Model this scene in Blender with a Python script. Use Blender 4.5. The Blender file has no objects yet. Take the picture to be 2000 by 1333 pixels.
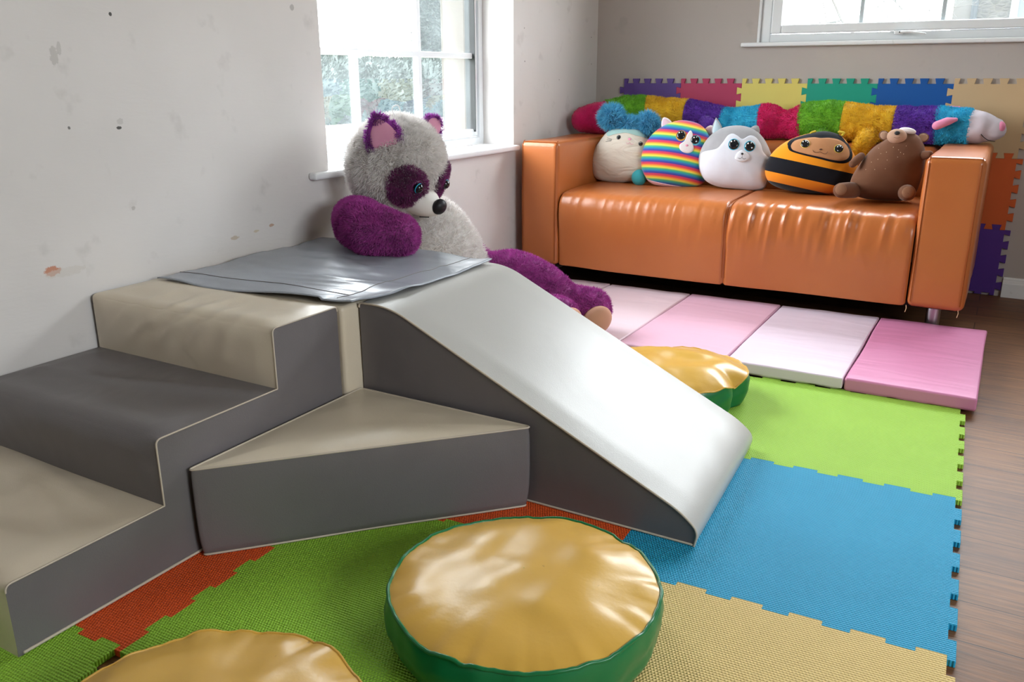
import bpy, math
import numpy as np
from mathutils import Matrix, Vector
SC = bpy.context.scene
COL = SC.collection
rad = math.radians

# ------------------------------------------------------------------ camera
cd = bpy.data.cameras.new('camera'); cam = bpy.data.objects.new('camera', cd); COL.objects.link(cam)
cd.sensor_width = 36; cd.lens = 1650.7/2000*36; cd.clip_start = .02; cd.clip_end = 200
F_ = Vector((-0.47707863, 0.82641175, -0.29906454)); R_ = Vector((0.86637883, 0.49938284, -0.00212322)); U_ = Vector((-0.14759304, 0.26011613, 0.95423053))
cam.matrix_world = Matrix(((R_.x, U_.x, -F_.x, 1.8585), (R_.y, U_.y, -F_.y, -4.0768), (R_.z, U_.z, -F_.z, .9018), (0, 0, 0, 1)))
SC.camera = cam
SC.view_settings.view_transform = 'Standard'; SC.view_settings.look = 'None'
SC.view_settings.gamma = 1; SC.view_settings.use_curve_mapping = False
SC.view_settings.exposure = 0.0

# ------------------------------------------------------------------ world: overcast sky
w = bpy.data.worlds.new('sky'); SC.world = w; w.use_nodes = True
nt = w.node_tree; bg = nt.nodes['Background']
tc = nt.nodes.new('ShaderNodeTexCoord'); sx = nt.nodes.new('ShaderNodeSeparateXYZ'); cr = nt.nodes.new('ShaderNodeValToRGB')
nt.links.new(tc.outputs['Generated'], sx.inputs[0]); nt.links.new(sx.outputs['Z'], cr.inputs[0]); nt.links.new(cr.outputs[0], bg.inputs[0])
cr.color_ramp.elements[0].color = (.30, .30, .28, 1); cr.color_ramp.elements[0].position = 0
cr.color_ramp.elements[1].color = (.90, .96, 1, 1); cr.color_ramp.elements[1].position = .08
bg.inputs[1].default_value = 24.0

def portal(name, loc, rot, sx_, sy_):
    l = bpy.data.lights.new(name, 'AREA'); l.shape = 'RECTANGLE'; l.size = sx_; l.size_y = sy_
    l.cycles.is_portal = True
    o = bpy.data.objects.new(name, l); COL.objects.link(o); o.location = loc; o.rotation_euler = rot
portal('sky_portal', (-.33, -1.43, 1.2), (0, rad(-90), 0), 1.15, 1.15)
portal('sky_portal', (1.75, .29, 1.55), (rad(-90), 0, 0), 1.9, 1.0)
portal('sky_portal', (4.25, -3.675, 1.565), (0, rad(90), 0), .97, 1.45)

# ------------------------------------------------------------------ noise
def vnoise(P, seed=0):
    P = np.asarray(P, float); i = np.floor(P).astype(np.int64); f = P-i; f = f*f*f*(f*(f*6-15)+10)
    out = 0
    for dx in (0, 1):
        for dy in (0, 1):
            for dz in (0, 1):
                h = (i[..., 0]+dx)*374761393+(i[..., 1]+dy)*668265263+(i[..., 2]+dz)*2147483647+seed*97531
                h = (h ^ (h >> 13))*1274126177; h = (h ^ (h >> 16)) & 0xffffff
                wgt = (f[..., 0] if dx else 1-f[..., 0])*(f[..., 1] if dy else 1-f[..., 1])*(f[..., 2] if dz else 1-f[..., 2])
                out = out+wgt*(h/0xffffff*2-1)
    return out
def fbm(P, seed=0, o=3):
    P = np.asarray(P, float); s = 0; a = 1
    for k in range(o): s = s+a*vnoise(P*2**k, seed+k); a *= .5
    return s

# ------------------------------------------------------------------ materials
def lin(h):
    if isinstance(h, str):
        c = [int(h[i:i+2], 16)/255 for i in (0, 2, 4)]
        return tuple(x/12.92 if x <= .04045 else ((x+.055)/1.055)**2.4 for x in c)+(1,)
    return tuple(h)+(1,) if len(h) == 3 else h
class Mat:
    def __init__(s, name, col, rough=.6, spec=.5, **kw):
        m = s.m = bpy.data.materials.new(name); m.use_nodes = True; s.n = m.node_tree.nodes; s.l = m.node_tree.links
        s.b = s.n['Principled BSDF']; s.col = lin(col)
        s.b.inputs['Base Color'].default_value = s.col; s.b.inputs['Roughness'].default_value = rough
        s.b.inputs['Specular IOR Level'].default_value = spec
        for k, v in kw.items(): s.b.inputs[k.replace('_', ' ')].default_value = v
        s.h = None; s.c = None
    def node(s, t, **kw):
        n = s.n.new('ShaderNode'+t)
        for k, v in kw.items(): setattr(n, k, v)
        return n
    def coord(s, scale=(1, 1, 1), rot=(0, 0, 0), kind='Object'):
        t = s.node('TexCoord'); mp = s.node('Mapping'); mp.inputs['Scale'].default_value = scale; mp.inputs['Rotation'].default_value = rot
        s.l.new(t.outputs[kind], mp.inputs[0]); return mp.outputs[0]
    def math(s, op, a, b=None, clamp=False):
        n = s.node('Math', operation=op, use_clamp=clamp)
        for i, v in enumerate((a, b)):
            if v is None: continue
            if isinstance(v, (int, float)): n.inputs[i].default_value = v
            else: s.l.new(v, n.inputs[i])
        return n.outputs[0]
    def noise(s, sc, det=3, rough=.5, co=None, dist=0):
        n = s.node('TexNoise'); n.inputs['Scale'].default_value = sc; n.inputs['Detail'].default_value = det
        n.inputs['Roughness'].default_value = rough; n.inputs['Distortion'].default_value = dist
        s.l.new(co if co else s.coord(), n.inputs['Vector']); return n.outputs['Fac']
    def bump(s, h, dist, strength=1.):
        b = s.node('Bump'); b.inputs['Distance'].default_value = dist; b.inputs['Strength'].default_value = strength
        s.l.new(h, b.inputs['Height'])
        if s.h: s.l.new(s.h, b.inputs['Normal'])
        s.h = b.outputs[0]; s.l.new(s.h, s.b.inputs['Normal']); return s
    def mix(s, fac, col):
        """mix another colour over the present one"""
        x = s.node('Mix', data_type='RGBA')
        if s.c: s.l.new(s.c, x.inputs['A'])
        else: x.inputs['A'].default_value = s.col
        if isinstance(col, (str, tuple, list)): x.inputs['B'].default_value = lin(col)
        else: s.l.new(col, x.inputs['B'])
        if isinstance(fac, (int, float)): x.inputs['Factor'].default_value = fac
        else: s.l.new(fac, x.inputs['Factor'])
        s.c = x.outputs['Result']; s.l.new(s.c, s.b.inputs['Base Color']); return s
    def ramp(s, v, stops, interp='LINEAR'):
        r = s.node('ValToRGB'); r.color_ramp.interpolation = interp; e = r.color_ramp.elements
        while len(e) < len(stops): e.new(.5)
        for i, (p, c) in enumerate(stops): e[i].position = p; e[i].color = lin(c)
        s.l.new(v, r.inputs[0]); return r.outputs[0]
def vary(m, sc, lo, hi, col, co=None, amt=1.):
    r = m.node('MapRange'); r.inputs[1].default_value = lo; r.inputs[2].default_value = hi; r.inputs[4].default_value = amt
    m.l.new(m.noise(sc, 4, co=co), r.inputs[0]); m.mix(r.outputs[0], col); return m

def vinyl(name, col, rough=.42, wr=.006, grain=True, var=None):
    m = Mat(name, col, rough, .45)
    if var: vary(m, 3, .45, .75, var, amt=.7)
    m.bump(m.noise(5, 2, .5, dist=.6), wr*2.2, .5)
    if grain:
        v = m.node('TexVoronoi'); v.inputs['Scale'].default_value = 420; m.l.new(m.coord(), v.inputs['Vector'])
        m.bump(v.outputs['Distance'], .0004, .35)
    return m.m
def velvet(name, col, var=None):
    m = Mat(name, col, .9, .12, Sheen_Weight=.12, Sheen_Roughness=.4)
    if var: vary(m, 14, .4, .7, var, amt=.5)
    m.bump(m.noise(9, 2), .006, .5).bump(m.noise(420, 2), .0006, .35); return m.m
def furmat(name, col, tip=None):
    m = Mat(name, col, .7, .25, Sheen_Weight=.25)
    if tip: vary(m, 30, .4, .7, tip, amt=.8)
    t = m.node('BsdfTranslucent'); x = m.node('MixShader'); x.inputs[0].default_value = .28
    if m.c: m.l.new(m.c, t.inputs[0])
    else: t.inputs[0].default_value = m.col
    m.l.new(m.b.outputs[0], x.inputs[1]); m.l.new(t.outputs[0], x.inputs[2]); m.l.new(x.outputs[0], m.n['Material Output'].inputs[0])
    return m.m
def flat(name, col, rough=.6, spec=.5, **kw): return Mat(name, col, rough, spec, **kw).m

# plaster wall
def plaster(name, col, spots=(), axis=None):
    m = Mat(name, col, .75, .25)
    vary(m, 2.2, .35, .8, '9f9995', amt=.22)
    vary(m, 11, .62, .72, '8e8883', amt=.18)
    sp = m.coord((6, 2.5, 1))
    m.bump(m.noise(60, 3, .6, co=m.coord((1, .25, 1))), .0012, .5)
    m.bump(m.noise(3, 3), .006, .35)
    g = m.node('NewGeometry')
    for (c, r, colr, amt, st) in spots:
        d = m.node('VectorMath', operation='SUBTRACT'); m.l.new(g.outputs['Position'], d.inputs[0]); d.inputs[1].default_value = c
        q = m.node('VectorMath', operation='MULTIPLY'); m.l.new(d.outputs[0], q.inputs[0]); q.inputs[1].default_value = st
        ln = m.node('VectorMath', operation='LENGTH'); m.l.new(q.outputs[0], ln.inputs[0]); r = r*.75
        n = m.noise(70, 4, .7, co=g.outputs['Position'])
        e = m.math('ADD', m.math('DIVIDE', ln.outputs['Value'], r), m.math('MULTIPLY', m.math('SUBTRACT', n, .5), 1.6))
        k = m.math('MULTIPLY', m.math('MULTIPLY', m.math('SUBTRACT', 1.0, e), 6, True), amt, True)
        m.mix(k, colr)
    return m.m
S1 = (1, 1, 1)
spots = [((0, -2.961, .478), .022, 'c07f62', .9, (1, .8, 1.3)), ((0, -2.93, .47), .03, 'c9c2ba', .5, (1, .4, 2)), ((0, -2.722, 1.042), .006, '3a3a36', .9, S1),
         ((0, -2.739, .786), .007, '33342f', .9, (1, .7, 1.2)), ((0, -2.867, .792), .005, '55524e', .8, S1), ((0, -2.877, .946), .022, '8b8780', .35, (1, 1.6, .8)),
         ((0, -2.735, .80), .012, '97938d', .3, S1), ((0, -2.731, .592), .008, '8f8880', .4, S1), ((0, -2.126, 1.093), .012, '96918d', .6, S1), ((0, -2.862, .965), .015, '8b8780', .3, (1, 2, .7)),
         ((0, -2.278, .483), .006, 'b08a70', .8, (1, .4, 1)), ((0, -2.34, .475), .006, 'c9b9a0', .8, (1, .4, 1)), ((0, -2.42, .468), .008, 'bba890', .7, (1, .4, 1)),
         ((0, -.747, 1.097), .004, '55504d', .9, S1), ((0, -.742, .963), .004, '55504d', .9, S1), ((0, -.415, .886), .004, '66605d', .8, S1), ((0, -.073, 1.083), .004, '55504d', .9, S1), ((0, -.065, .959), .004, '55504d', .9, S1)]
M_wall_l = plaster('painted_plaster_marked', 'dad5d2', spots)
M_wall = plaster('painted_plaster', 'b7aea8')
M_white = Mat('white_gloss_paint', 'e9eaec', .35, .5); vary(M_white, 25, .68, .74, 'b9b4ac', amt=.5); M_white = M_white.m
M_upvc = flat('white_plastic_frame', 'e8ebee', .3)
M_ceiling = flat('ceiling_paint', 'd9d6d2', .9)

def glassmat():
    m = bpy.data.materials.new('hazed_dusty_glass'); m.use_nodes = True; n = m.node_tree.nodes; l = m.node_tree.links
    n.remove(n['Principled BSDF']); out = n['Material Output']
    t = n.new('ShaderNodeBsdfTransparent'); g = n.new('ShaderNodeBsdfGlossy'); g.inputs['Roughness'].default_value = .02
    tr = n.new('ShaderNodeBsdfTranslucent'); tr.inputs[0].default_value = (.85, .95, 1, 1)  # translucent share lays glare haze over the view, along with light dust
    fr = n.new('ShaderNodeFresnel'); fr.inputs[0].default_value = 1.45
    a = n.new('ShaderNodeMixShader'); b = n.new('ShaderNodeMixShader')
    nz = n.new('ShaderNodeTexNoise'); nz.inputs['Scale'].default_value = 6; nz.inputs['Detail'].default_value = 6
    tcx = n.new('ShaderNodeTexCoord'); l.new(tcx.outputs['Object'], nz.inputs['Vector'])
    mr = n.new('ShaderNodeMapRange'); mr.inputs[1].default_value = .3; mr.inputs[2].default_value = .8; mr.inputs[3].default_value = .014; mr.inputs[4].default_value = .04
    l.new(nz.outputs['Fac'], mr.inputs[0]); l.new(mr.outputs[0], a.inputs[0]); l.new(t.outputs[0], a.inputs[1]); l.new(tr.outputs[0], a.inputs[2])
    fm = n.new('ShaderNodeMath'); fm.operation = 'MULTIPLY'; fm.inputs[1].default_value = .3; l.new(fr.outputs[0], fm.inputs[0]); l.new(fm.outputs[0], b.inputs[0]); l.new(a.outputs[0], b.inputs[1]); l.new(g.outputs[0], b.inputs[2]); l.new(b.outputs[0], out.inputs[0])
    return m
M_glass = glassmat()

def foam(name, col, weave=True):
    m = Mat(name, col, .5, .35)
    vary(m, 3.5, .4, .75, tuple(c*.8 for c in lin(col)[:3]), amt=.35)
    vary(m, 90, .76, .79, (.05, .06, .05), amt=.5)
    if weave:
        s = m.node('SeparateXYZ'); m.l.new(m.coord(), s.inputs[0]); k = 2*math.pi/.0056
        yy = m.math('MULTIPLY', s.outputs['Y'], k); xx = m.math('MULTIPLY', s.outputs['X'], k)
        row = m.math('MULTIPLY', m.math('GREATER_THAN', m.math('SINE', m.math('MULTIPLY', yy, .5)), 0), math.pi)
        h = m.math('MULTIPLY', m.math('ABSOLUTE', m.math('SINE', m.math('MULTIPLY', yy, .5))), m.math('MULTIPLY_ADD', m.math('SINE', m.math('ADD', xx, row)), .5))
        h = m.math('ADD', m.math('MULTIPLY', h, 1.7), m.math('ABSOLUTE', m.math('SINE', m.math('MULTIPLY', yy, .5))))
        m.bump(h, .0014, .75)
    else:
        m.bump(m.noise(70, 2, co=m.coord((.15, 1, 1))), .001, .4)
    return m.m

def woodfloor():
    m = Mat('brown_plank_floor', '6b4a3a', .5, .35)
    br = m.node('TexBrick'); br.offset = .37; br.inputs['Scale'].default_value = 1; br.inputs['Brick Width'].default_value = .92; br.inputs['Row Height'].default_value = .127
    br.inputs['Mortar Size'].default_value = .0012; br.inputs['Color1'].default_value = lin('8a5e3a'); br.inputs['Color2'].default_value = lin('744c2e'); br.inputs['Mortar'].default_value = lin('2c1f18')
    m.l.new(m.coord(), br.inputs['Vector']); m.mix(1., br.outputs['Color'])
    st = m.coord((1.5, 28, 1))
    r = m.node('MapRange'); r.inputs[1].default_value = .4; r.inputs[2].default_value = .72; r.inputs[4].default_value = .75
    m.l.new(m.noise(3, 6, .65, co=st, dist=.8), r.inputs[0]); m.mix(r.outputs[0], '3f2c24')
    r = m.node('MapRange'); r.inputs[1].default_value = .55; r.inputs[2].default_value = .75; r.inputs[4].default_value = .4
    m.l.new(m.noise(5, 6, .7, co=m.coord((1, 14, 1))), r.inputs[0]); m.mix(r.outputs[0], '9c6f4e')
    m.bump(m.noise(6, 5, .6, co=st), .0012, .5); m.bump(br.outputs['Fac'], -.001, .8)
    return m.m

# ------------------------------------------------------------------ object helpers
def wloc(o):
    v = Vector((0, 0, 0))
    while o: v += o.location; o = o.parent
    return v
def mesh(name, V, F, mats, parent=None, world=True, smooth=True, mi=None, loc=None):
    V = np.asarray(V, float)
    if parent is not None and world: V = V-np.array(wloc(parent))
    if loc is not None: V = V-np.array(loc)
    me = bpy.data.meshes.new(name)
    me.from_pydata(V.tolist() if not isinstance(V, list) else V, [], F)
    for mm in (mats if isinstance(mats, (list, tuple)) else [mats]): me.materials.append(mm)
    if smooth: me.polygons.foreach_set('use_smooth', [True]*len(me.polygons))
    if mi is not None: me.polygons.foreach_set('material_index', mi)
    me.update()
    o = bpy.data.objects.new(name, me); COL.objects.link(o)
    if parent is not None: o.parent = parent
    if loc is not None: o.location = loc
    return o
def tag(o, label=None, cat=None, group=None, kind=None):
    if label: o['label'] = label
    if cat: o['category'] = cat
    if group: o['group'] = group
    if kind: o['kind'] = kind
    return o
def empty(name, loc, label, cat, rz=0, group=None, kind=None, rot=None):
    o = bpy.data.objects.new(name, None); o.empty_display_size = .1; COL.objects.link(o); o.location = loc
    o.rotation_euler = rot if rot else (0, 0, rz); return tag(o, label, cat, group, kind)
class Geo:
    def __init__(s): s.V = []; s.F = []
    def add(s, V, F):
        b = len(s.V); s.V += [tuple(v) for v in V]; s.F += [tuple(i+b for i in f) for f in F]; return s
    def box(s, a, b):
        (x0, y0, z0), (x1, y1, z1) = a, b
        return s.add([(x0, y0, z0), (x1, y0, z0), (x1, y1, z0), (x0, y1, z0), (x0, y0, z1), (x1, y0, z1), (x1, y1, z1), (x0, y1, z1)],
                     [(0, 3, 2, 1), (4, 5, 6, 7), (0, 1, 5, 4), (1, 2, 6, 5), (2, 3, 7, 6), (3, 0, 4, 7)])
    def tube(s, *a, **k): return s.add(*tube(*a, **k))
    def make(s, name, mat, parent=None, **k): return mesh(name, s.V, s.F, mat, parent, **k)
def bevel(o, w_, seg=2, ang=35):
    m = o.modifiers.new('b', 'BEVEL'); m.width = w_; m.segments = seg; m.limit_method = 'ANGLE'; m.angle_limit = rad(ang)
    return o
def gridF(nu, nv, cu=False, cv=False, flip=False):
    F = []
    for i in range(nu if cu else nu-1):
        for j in range(nv if cv else nv-1):
            a, b, c, d = i*nv+j, ((i+1) % nu)*nv+j, ((i+1) % nu)*nv+(j+1) % nv, i*nv+(j+1) % nv
            F.append((a, d, c, b) if flip else (a, b, c, d))
    return F
def tube(path, r, seg=10, closed=False, cap=True, flatz=1.):
    P = np.array(path, float); n = len(P); r = np.broadcast_to(np.asarray(r, float), (n,)).copy()
    if closed: T = np.roll(P, -1, 0)-np.roll(P, 1, 0)
    else: T = np.gradient(P, axis=0)
    T /= np.linalg.norm(T, axis=1)[:, None]+1e-12
    if cap and not closed:
        k = 4; A0 = [P[0]-T[0]*r[0]*math.cos(t) for t in np.linspace(0, math.pi/2, k+1)[:-1]]; ra = [r[0]*max(math.sin(t), .02) for t in np.linspace(0, math.pi/2, k+1)[:-1]]
        A1 = [P[-1]+T[-1]*r[-1]*math.cos(t) for t in np.linspace(math.pi/2, 0, k+1)[1:]]; rb = [r[-1]*max(math.sin(t), .02) for t in np.linspace(math.pi/2, 0, k+1)[1:]]
        P = np.vstack([A0, P, A1]); T = np.vstack([[T[0]]*k, T, [T[-1]]*k]); r = np.concatenate([ra, r, rb]); n = len(P)
    up = np.array([0, 0, 1.]) if abs(T[0][2]) < .9 else np.array([1., 0, 0])
    N = []; u = up-T[0]*(up@T[0]); u /= np.linalg.norm(u)
    for i in range(n):
        u = u-T[i]*(u@T[i]); u /= np.linalg.norm(u); N.append(u)
    N = np.array(N); B = np.cross(T, N); a = np.linspace(0, 2*math.pi, seg, endpoint=False)
    V = P[:, None]+r[:, None, None]*(np.cos(a)[None, :, None]*N[:, None]*flatz+np.sin(a)[None, :, None]*B[:, None])
    F = gridF(n, seg, closed, True, flip=True)
    if not closed: F = F+[tuple(range(seg-1, -1, -1)), tuple((n-1)*seg+k for k in range(seg))]
    return V.reshape(-1, 3), F
def spline(pts, n):
    """Catmull-Rom through rows of numbers"""
    P = np.array(pts, float); P = np.vstack([2*P[0]-P[1], P, 2*P[-1]-P[-2]]); out = []
    m = len(P)-3; ts = np.linspace(0, m, n)
    for t in ts:
        i = min(int(t), m-1); f = t-i; a, b, c, d = P[i:i+4]
        out.append(.5*((2*b)+(-a+c)*f+(2*a-5*b+4*c-d)*f*f+(-a+3*b-3*c+d)*f**3))
    return np.array(out)
def ball(c, r, ax=None, nu=24, nv=16, fn=None):
    """ellipsoid; ax = rows of three axes"""
    ax = np.eye(3) if ax is None else np.array(ax, float); r = np.broadcast_to(r, (3,))
    th = np.linspace(0, 2*math.pi, nu, endpoint=False); ph = np.linspace(.02, math.pi-.02, nv)
    D = np.stack([np.sin(ph)[:, None]*np.cos(th), np.sin(ph)[:, None]*np.sin(th), np.repeat(np.cos(ph)[:, None], nu, 1)], -1).reshape(-1, 3)
    L = D*r
    if fn: L = fn(D, L)
    V = np.array(c)+L@ax
    F = gridF(nv, nu, False, True)+[tuple(range(nu)), tuple((nv-1)*nu+k for k in range(nu-1, -1, -1))]
    return V, F
def rbox(a, b, r, n=10, fn=None):
    a, b = np.array(a, float), np.array(b, float); c = (a+b)/2; h = (b-a)/2; G = Geo()
    def ax(hh):
        t = np.linspace(-1, 1, 2*n+1)*(hh-r); e = r*np.tan(np.linspace(0, math.pi/4, 5))[1:]
        return np.concatenate([-(hh-r)-e[::-1], t, (hh-r)+e])
    for k in range(3):
        i, j = (k+1) % 3, (k+2) % 3; U, W = ax(h[i]), ax(h[j])
        for s in (-1, 1):
            P = np.zeros((len(U), len(W), 3)); P[..., i] = U[:, None]; P[..., j] = W[None]; P[..., k] = s*h[k]
            G.add(P.reshape(-1, 3), gridF(len(U), len(W), flip=s < 0))
    P = np.array(G.V); Q = np.clip(P, -(h-r), h-r); D = P-Q; D /= np.linalg.norm(D, axis=1)[:, None]; P = Q+D*r
    if fn is not None: P = P+D*fn(P+c)[:, None]
    return P+c, G.F
def prism(poly, z0, z1, f=None):
    """closed outline (x,y) extruded in z"""
    n = len(poly); V = [(x, y, z0) for x, y in poly]+[(x, y, z1) for x, y in poly]
    F = [tuple(range(n))[::-1], tuple(range(n, 2*n))]+[(i, (i+1) % n, n+(i+1) % n, n+i) for i in range(n)]
    if f: V = [f(*v) for v in V]
    return V, F
def fur(V, F, n, L, wd=.0016, comb=None, jit=.45, seed=1, mask=None, root=-.001):
    """hair blades growing from a surface: V, F of the blades"""
    V = np.asarray(V, float); T = []
    for f in F:
        for k in range(1, len(f)-1): T.append((f[0], f[k], f[k+1]))
    T = np.array(T); A, B, Cc = V[T[:, 0]], V[T[:, 1]], V[T[:, 2]]; N = np.cross(B-A, Cc-A); ar = np.linalg.norm(N, axis=1)
    rng = np.random.default_rng(seed); ok = ar > 1e-12; T = T[ok]; A = A[ok]; B = B[ok]; Cc = Cc[ok]; N = N[ok]/ar[ok][:, None]; ar = ar[ok]
    cen = V.mean(0)
    i = rng.choice(len(T), n, p=ar/ar.sum()); u, v = rng.random(n), rng.random(n); s = u+v > 1; u[s] = 1-u[s]; v[s] = 1-v[s]
    P = A[i]+(B[i]-A[i])*u[:, None]+(Cc[i]-A[i])*v[:, None]; Nn = N[i]
    if mask is not None:
        k = mask(P); P = P[k]; Nn = Nn[k]; n = len(P)
    cl = np.stack([vnoise(P*38+7*q, seed+q) for q in range(3)], -1)*.55
    D = Nn+cl+rng.normal(0, jit*.5, (n, 3))
    if comb is not None: D = D+np.array(comb)*.6
    dn = (D*Nn).sum(1); D = D+Nn*np.clip(.35-dn, 0, None)[:, None]
    D /= np.linalg.norm(D, axis=1)[:, None]; S = np.cross(D, rng.normal(0, 1, (n, 3))); S /= np.linalg.norm(S, axis=1)[:, None]; S *= wd/2
    ln = (L*(.65+.6*rng.random(n)))[:, None]; cur = rng.normal(0, .25, (n, 3))+cl*.5; D2 = D*.8+cur; D2 /= np.linalg.norm(D2, axis=1)[:, None]
    P0 = P+Nn*root; P1 = P0+D*ln*.55; P2 = P1+D2*ln*.45
    W = np.stack([P0-S, P0+S, P1+S*.9, P1-S*.9, P2], 1).reshape(-1, 3); b = np.arange(n)*5
    Q = np.stack([b, b+1, b+2, b+3], 1).tolist(); t = np.stack([b+3, b+2, b+4], 1).tolist()
    return W, Q+t
def furry(name, V, F, n, L, mat, parent, world=True, **k):
    V = np.asarray(V, float); W, Q = fur(V, F, n, L, **k); b = len(V)
    return mesh(name, np.vstack([V, W]), list(F)+[tuple(x+b for x in q) for q in Q], mat, parent, world=world)

# ------------------------------------------------------------------ room
RX, RY, RZ = 4.0, -5.8, 2.4
tag(Geo().box((-.34, RY-.3, -.12), (RX+.3, .34, 0)).make('floor', woodfloor(), smooth=False), kind='structure')
tag(Geo().box((-.34, RY-.3, RZ), (RX+.3, .34, RZ+.12)).make('ceiling', M_ceiling, smooth=False), kind='structure')
WL = (-2.017, -.84, .60, 1.78)     # left window y0 y1 z0 z1
g = Geo()
for a, b in [((-.34, RY-.3, 0), (0, WL[0], RZ)), ((-.34, WL[1], 0), (0, .34, RZ)), ((-.34, WL[0], 0), (0, WL[1], WL[2])), ((-.34, WL[0], WL[3]), (0, WL[1], RZ))]: g.box(a, b)
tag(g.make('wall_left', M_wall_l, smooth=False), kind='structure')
tag(bevel(Geo().box((-.345, -.872, .585), (-.208, -.8405, 1.78)).make('trim_1', flat('outer_jamb_stone', '4a423a', .9), smooth=False), .006), kind='structure')
WB = (.79, 2.72, 1.045, 2.06)
g = Geo()
for a, b in [((0, 0, 0), (WB[0], .3, RZ)), ((WB[1], 0, 0), (RX, .3, RZ)), ((WB[0], 0, 0), (WB[1], .3, WB[2])), ((WB[0], 0, WB[3]), (WB[1], .3, RZ))]: g.box(a, b)
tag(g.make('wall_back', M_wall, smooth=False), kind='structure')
WR = (-4.4, -2.95, 1.08, 2.05)  # unseen opening, added for the fill light it lets in
g = Geo()
for a, b in [((RX, RY-.3, 0), (RX+.3, WR[0], RZ)), ((RX, WR[1], 0), (RX+.3, .34, RZ)), ((RX, WR[0], 0), (RX+.3, WR[1], WR[2])), ((RX, WR[0], WR[3]), (RX+.3, WR[1], RZ))]: g.box(a, b)
tag(g.make('wall_right', M_wall, smooth=False), kind='structure')
tag(Geo().box((0, RY-.3, 0), (RX, RY, RZ)).make('wall_front', M_wall, smooth=False), kind='structure')
def skirt(name, p0, p1, nrm):
    prof = [(0, 0), (.016, 0), (.016, .058), (.012, .062), (.012, .067), (.009, .072), (.009, .078), (.004, .084), (0, .084)]
    V = []; n = len(prof)
    for p in (p0, p1): V += [(p[0]+nrm[0]*a, p[1]+nrm[1]*a, z) for a, z in prof]
    F = [(i, (i+1) % n, n+(i+1) % n, n+i) for i in range(n)]+[tuple(range(n)), tuple(range(2*n-1, n-1, -1))]
    tag(mesh(name, V, F, M_white, smooth=False), kind='structure')
skirt('baseboard_back', (1.915, 0), (RX, 0), (0, -1))
skirt('baseboard_left', (0, -2.05), (0, -.02), (1, 0))

# window_1: left wall, frame set 15 cm back in a deep reveal
w1 = empty('window_1', (-.18, -1.43, .6), 'white framed cottage window over the big plush bear', 'window', kind='structure')
y0, y1, z0, z1 = WL
g = Geo(); fx0, fx1 = -.205, -.15
for a, b in [((fx0, y0, z0+.02), (fx1, y0+.032, z1)), ((fx0, y1-.032, z0+.02), (fx1, y1, z1)), ((fx0, y0+.032, z0+.02), (fx1, y1-.032, z0+.05)), ((fx0, y0+.032, z1-.04), (fx1, y1-.032, z1))]: g.box(a, b)
bevel(g.make('window_frame', M_upvc, w1, smooth=False), .004)
g = Geo(); sx0, sx1 = -.195, -.158; ya, yb, za, zb = y0+.036, y1-.036, z0+.054, z1-.044
for a, b in [((sx0, ya, za), (sx1, ya+.03, zb)), ((sx0, yb-.03, za), (sx1, yb, zb)), ((sx0, ya+.03, za), (sx1, yb-.03, za+.03)), ((sx0, ya+.03, zb-.03), (sx1, yb-.03, zb))]: g.box(a, b)
bevel(g.make('sash', M_upvc, w1, smooth=False), .004)
for y in (-1.657, -1.281): bevel(Geo().box((-.188, y-.011, za+.03), (-.162, y+.011, zb-.03)).make('glazing_bar', M_upvc, w1, smooth=False), .003)
for z in (.984, 1.35): bevel(Geo().box((-.189, ya+.03, z-.011), (-.161, yb-.03, z+.011)).make('glazing_bar', M_upvc, w1, smooth=False), .003)
Geo().box((-.177, ya+.03, za+.03), (-.173, yb-.03, zb-.03)).make('glass_pane', M_glass, w1, smooth=False)
Geo().box((-.198, yb-.0305, za+.02), (-.15, yb-.027, zb-.02)).make('window_seal', flat('black_rubber', '1c1d1e', .6), w1, smooth=False)
sl = Geo().box((-.15, WL[0], .598), (.0, WL[1], .62)).box((.0, -2.11, .598), (.034, -.838, .62)).make('window_sill', M_white, w1, smooth=False); bevel(sl, .008, 3)
# window_2: back wall
w2 = empty('window_2', (1.75, .08, 1.05), 'wide white window high above the sofa', 'window', kind='structure')
x0, x1, z0, z1 = WB
g = Geo()
for a, b in [((x0+.012, .012, z0), (x0+.055, .07, z1)), ((x1-.05, .012, z0), (x1, .07, z1)), ((x0+.055, .012, z0), (x1-.05, .07, z0+.034)), ((x0+.055, .012, z1-.05), (x1-.05, .07, z1))]: g.box(a, b)
bevel(g.make('window_frame', M_upvc, w2, smooth=False), .004)
bevel(Geo().box((x0, -.001, z0), (x0+.012, .07, z1)).make('frame_trim', M_white, w2, smooth=False), .003)
g = Geo(); xa, xb, za, zb = x0+.058, x1-.053, z0+.037, z1-.053
for a, b in [((xa, .0, za), (xa+.046, .055, zb)), ((xb-.046, .0, za), (xb, .055, zb)), ((xa+.046, .0, za), (xb-.046, .055, za+.036)), ((xa+.046, .0, zb-.036), (xb-.046, .055, zb))]: g.box(a, b)
bevel(g.make('sash', M_upvc, w2, smooth=False), .006, 3)
for x in (1.223, 1.54, 1.86, 2.18, 2.5): bevel(Geo().box((x-.009, .02, za+.036), (x+.009, .048, zb-.036)).make('glazing_bar', flat('grey_white_bar', 'b9c2c6', .35), w2, smooth=False), .003)
Geo().box((xa+.046, .033, za+.036), (xb-.046, .037, zb-.036)).make('glass_pane', M_glass, w2, smooth=False)
bevel(Geo().box((x0-.065, -.03, z0-.018), (x1+.06, .012, z0)).make('window_sill', M_white, w2, smooth=False), .006, 3)
h = bevel(Geo().box((1.365, -.014, 1.066), (1.40, .0, 1.082)).make('handle', M_upvc, w2, smooth=False), .003)
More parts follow.
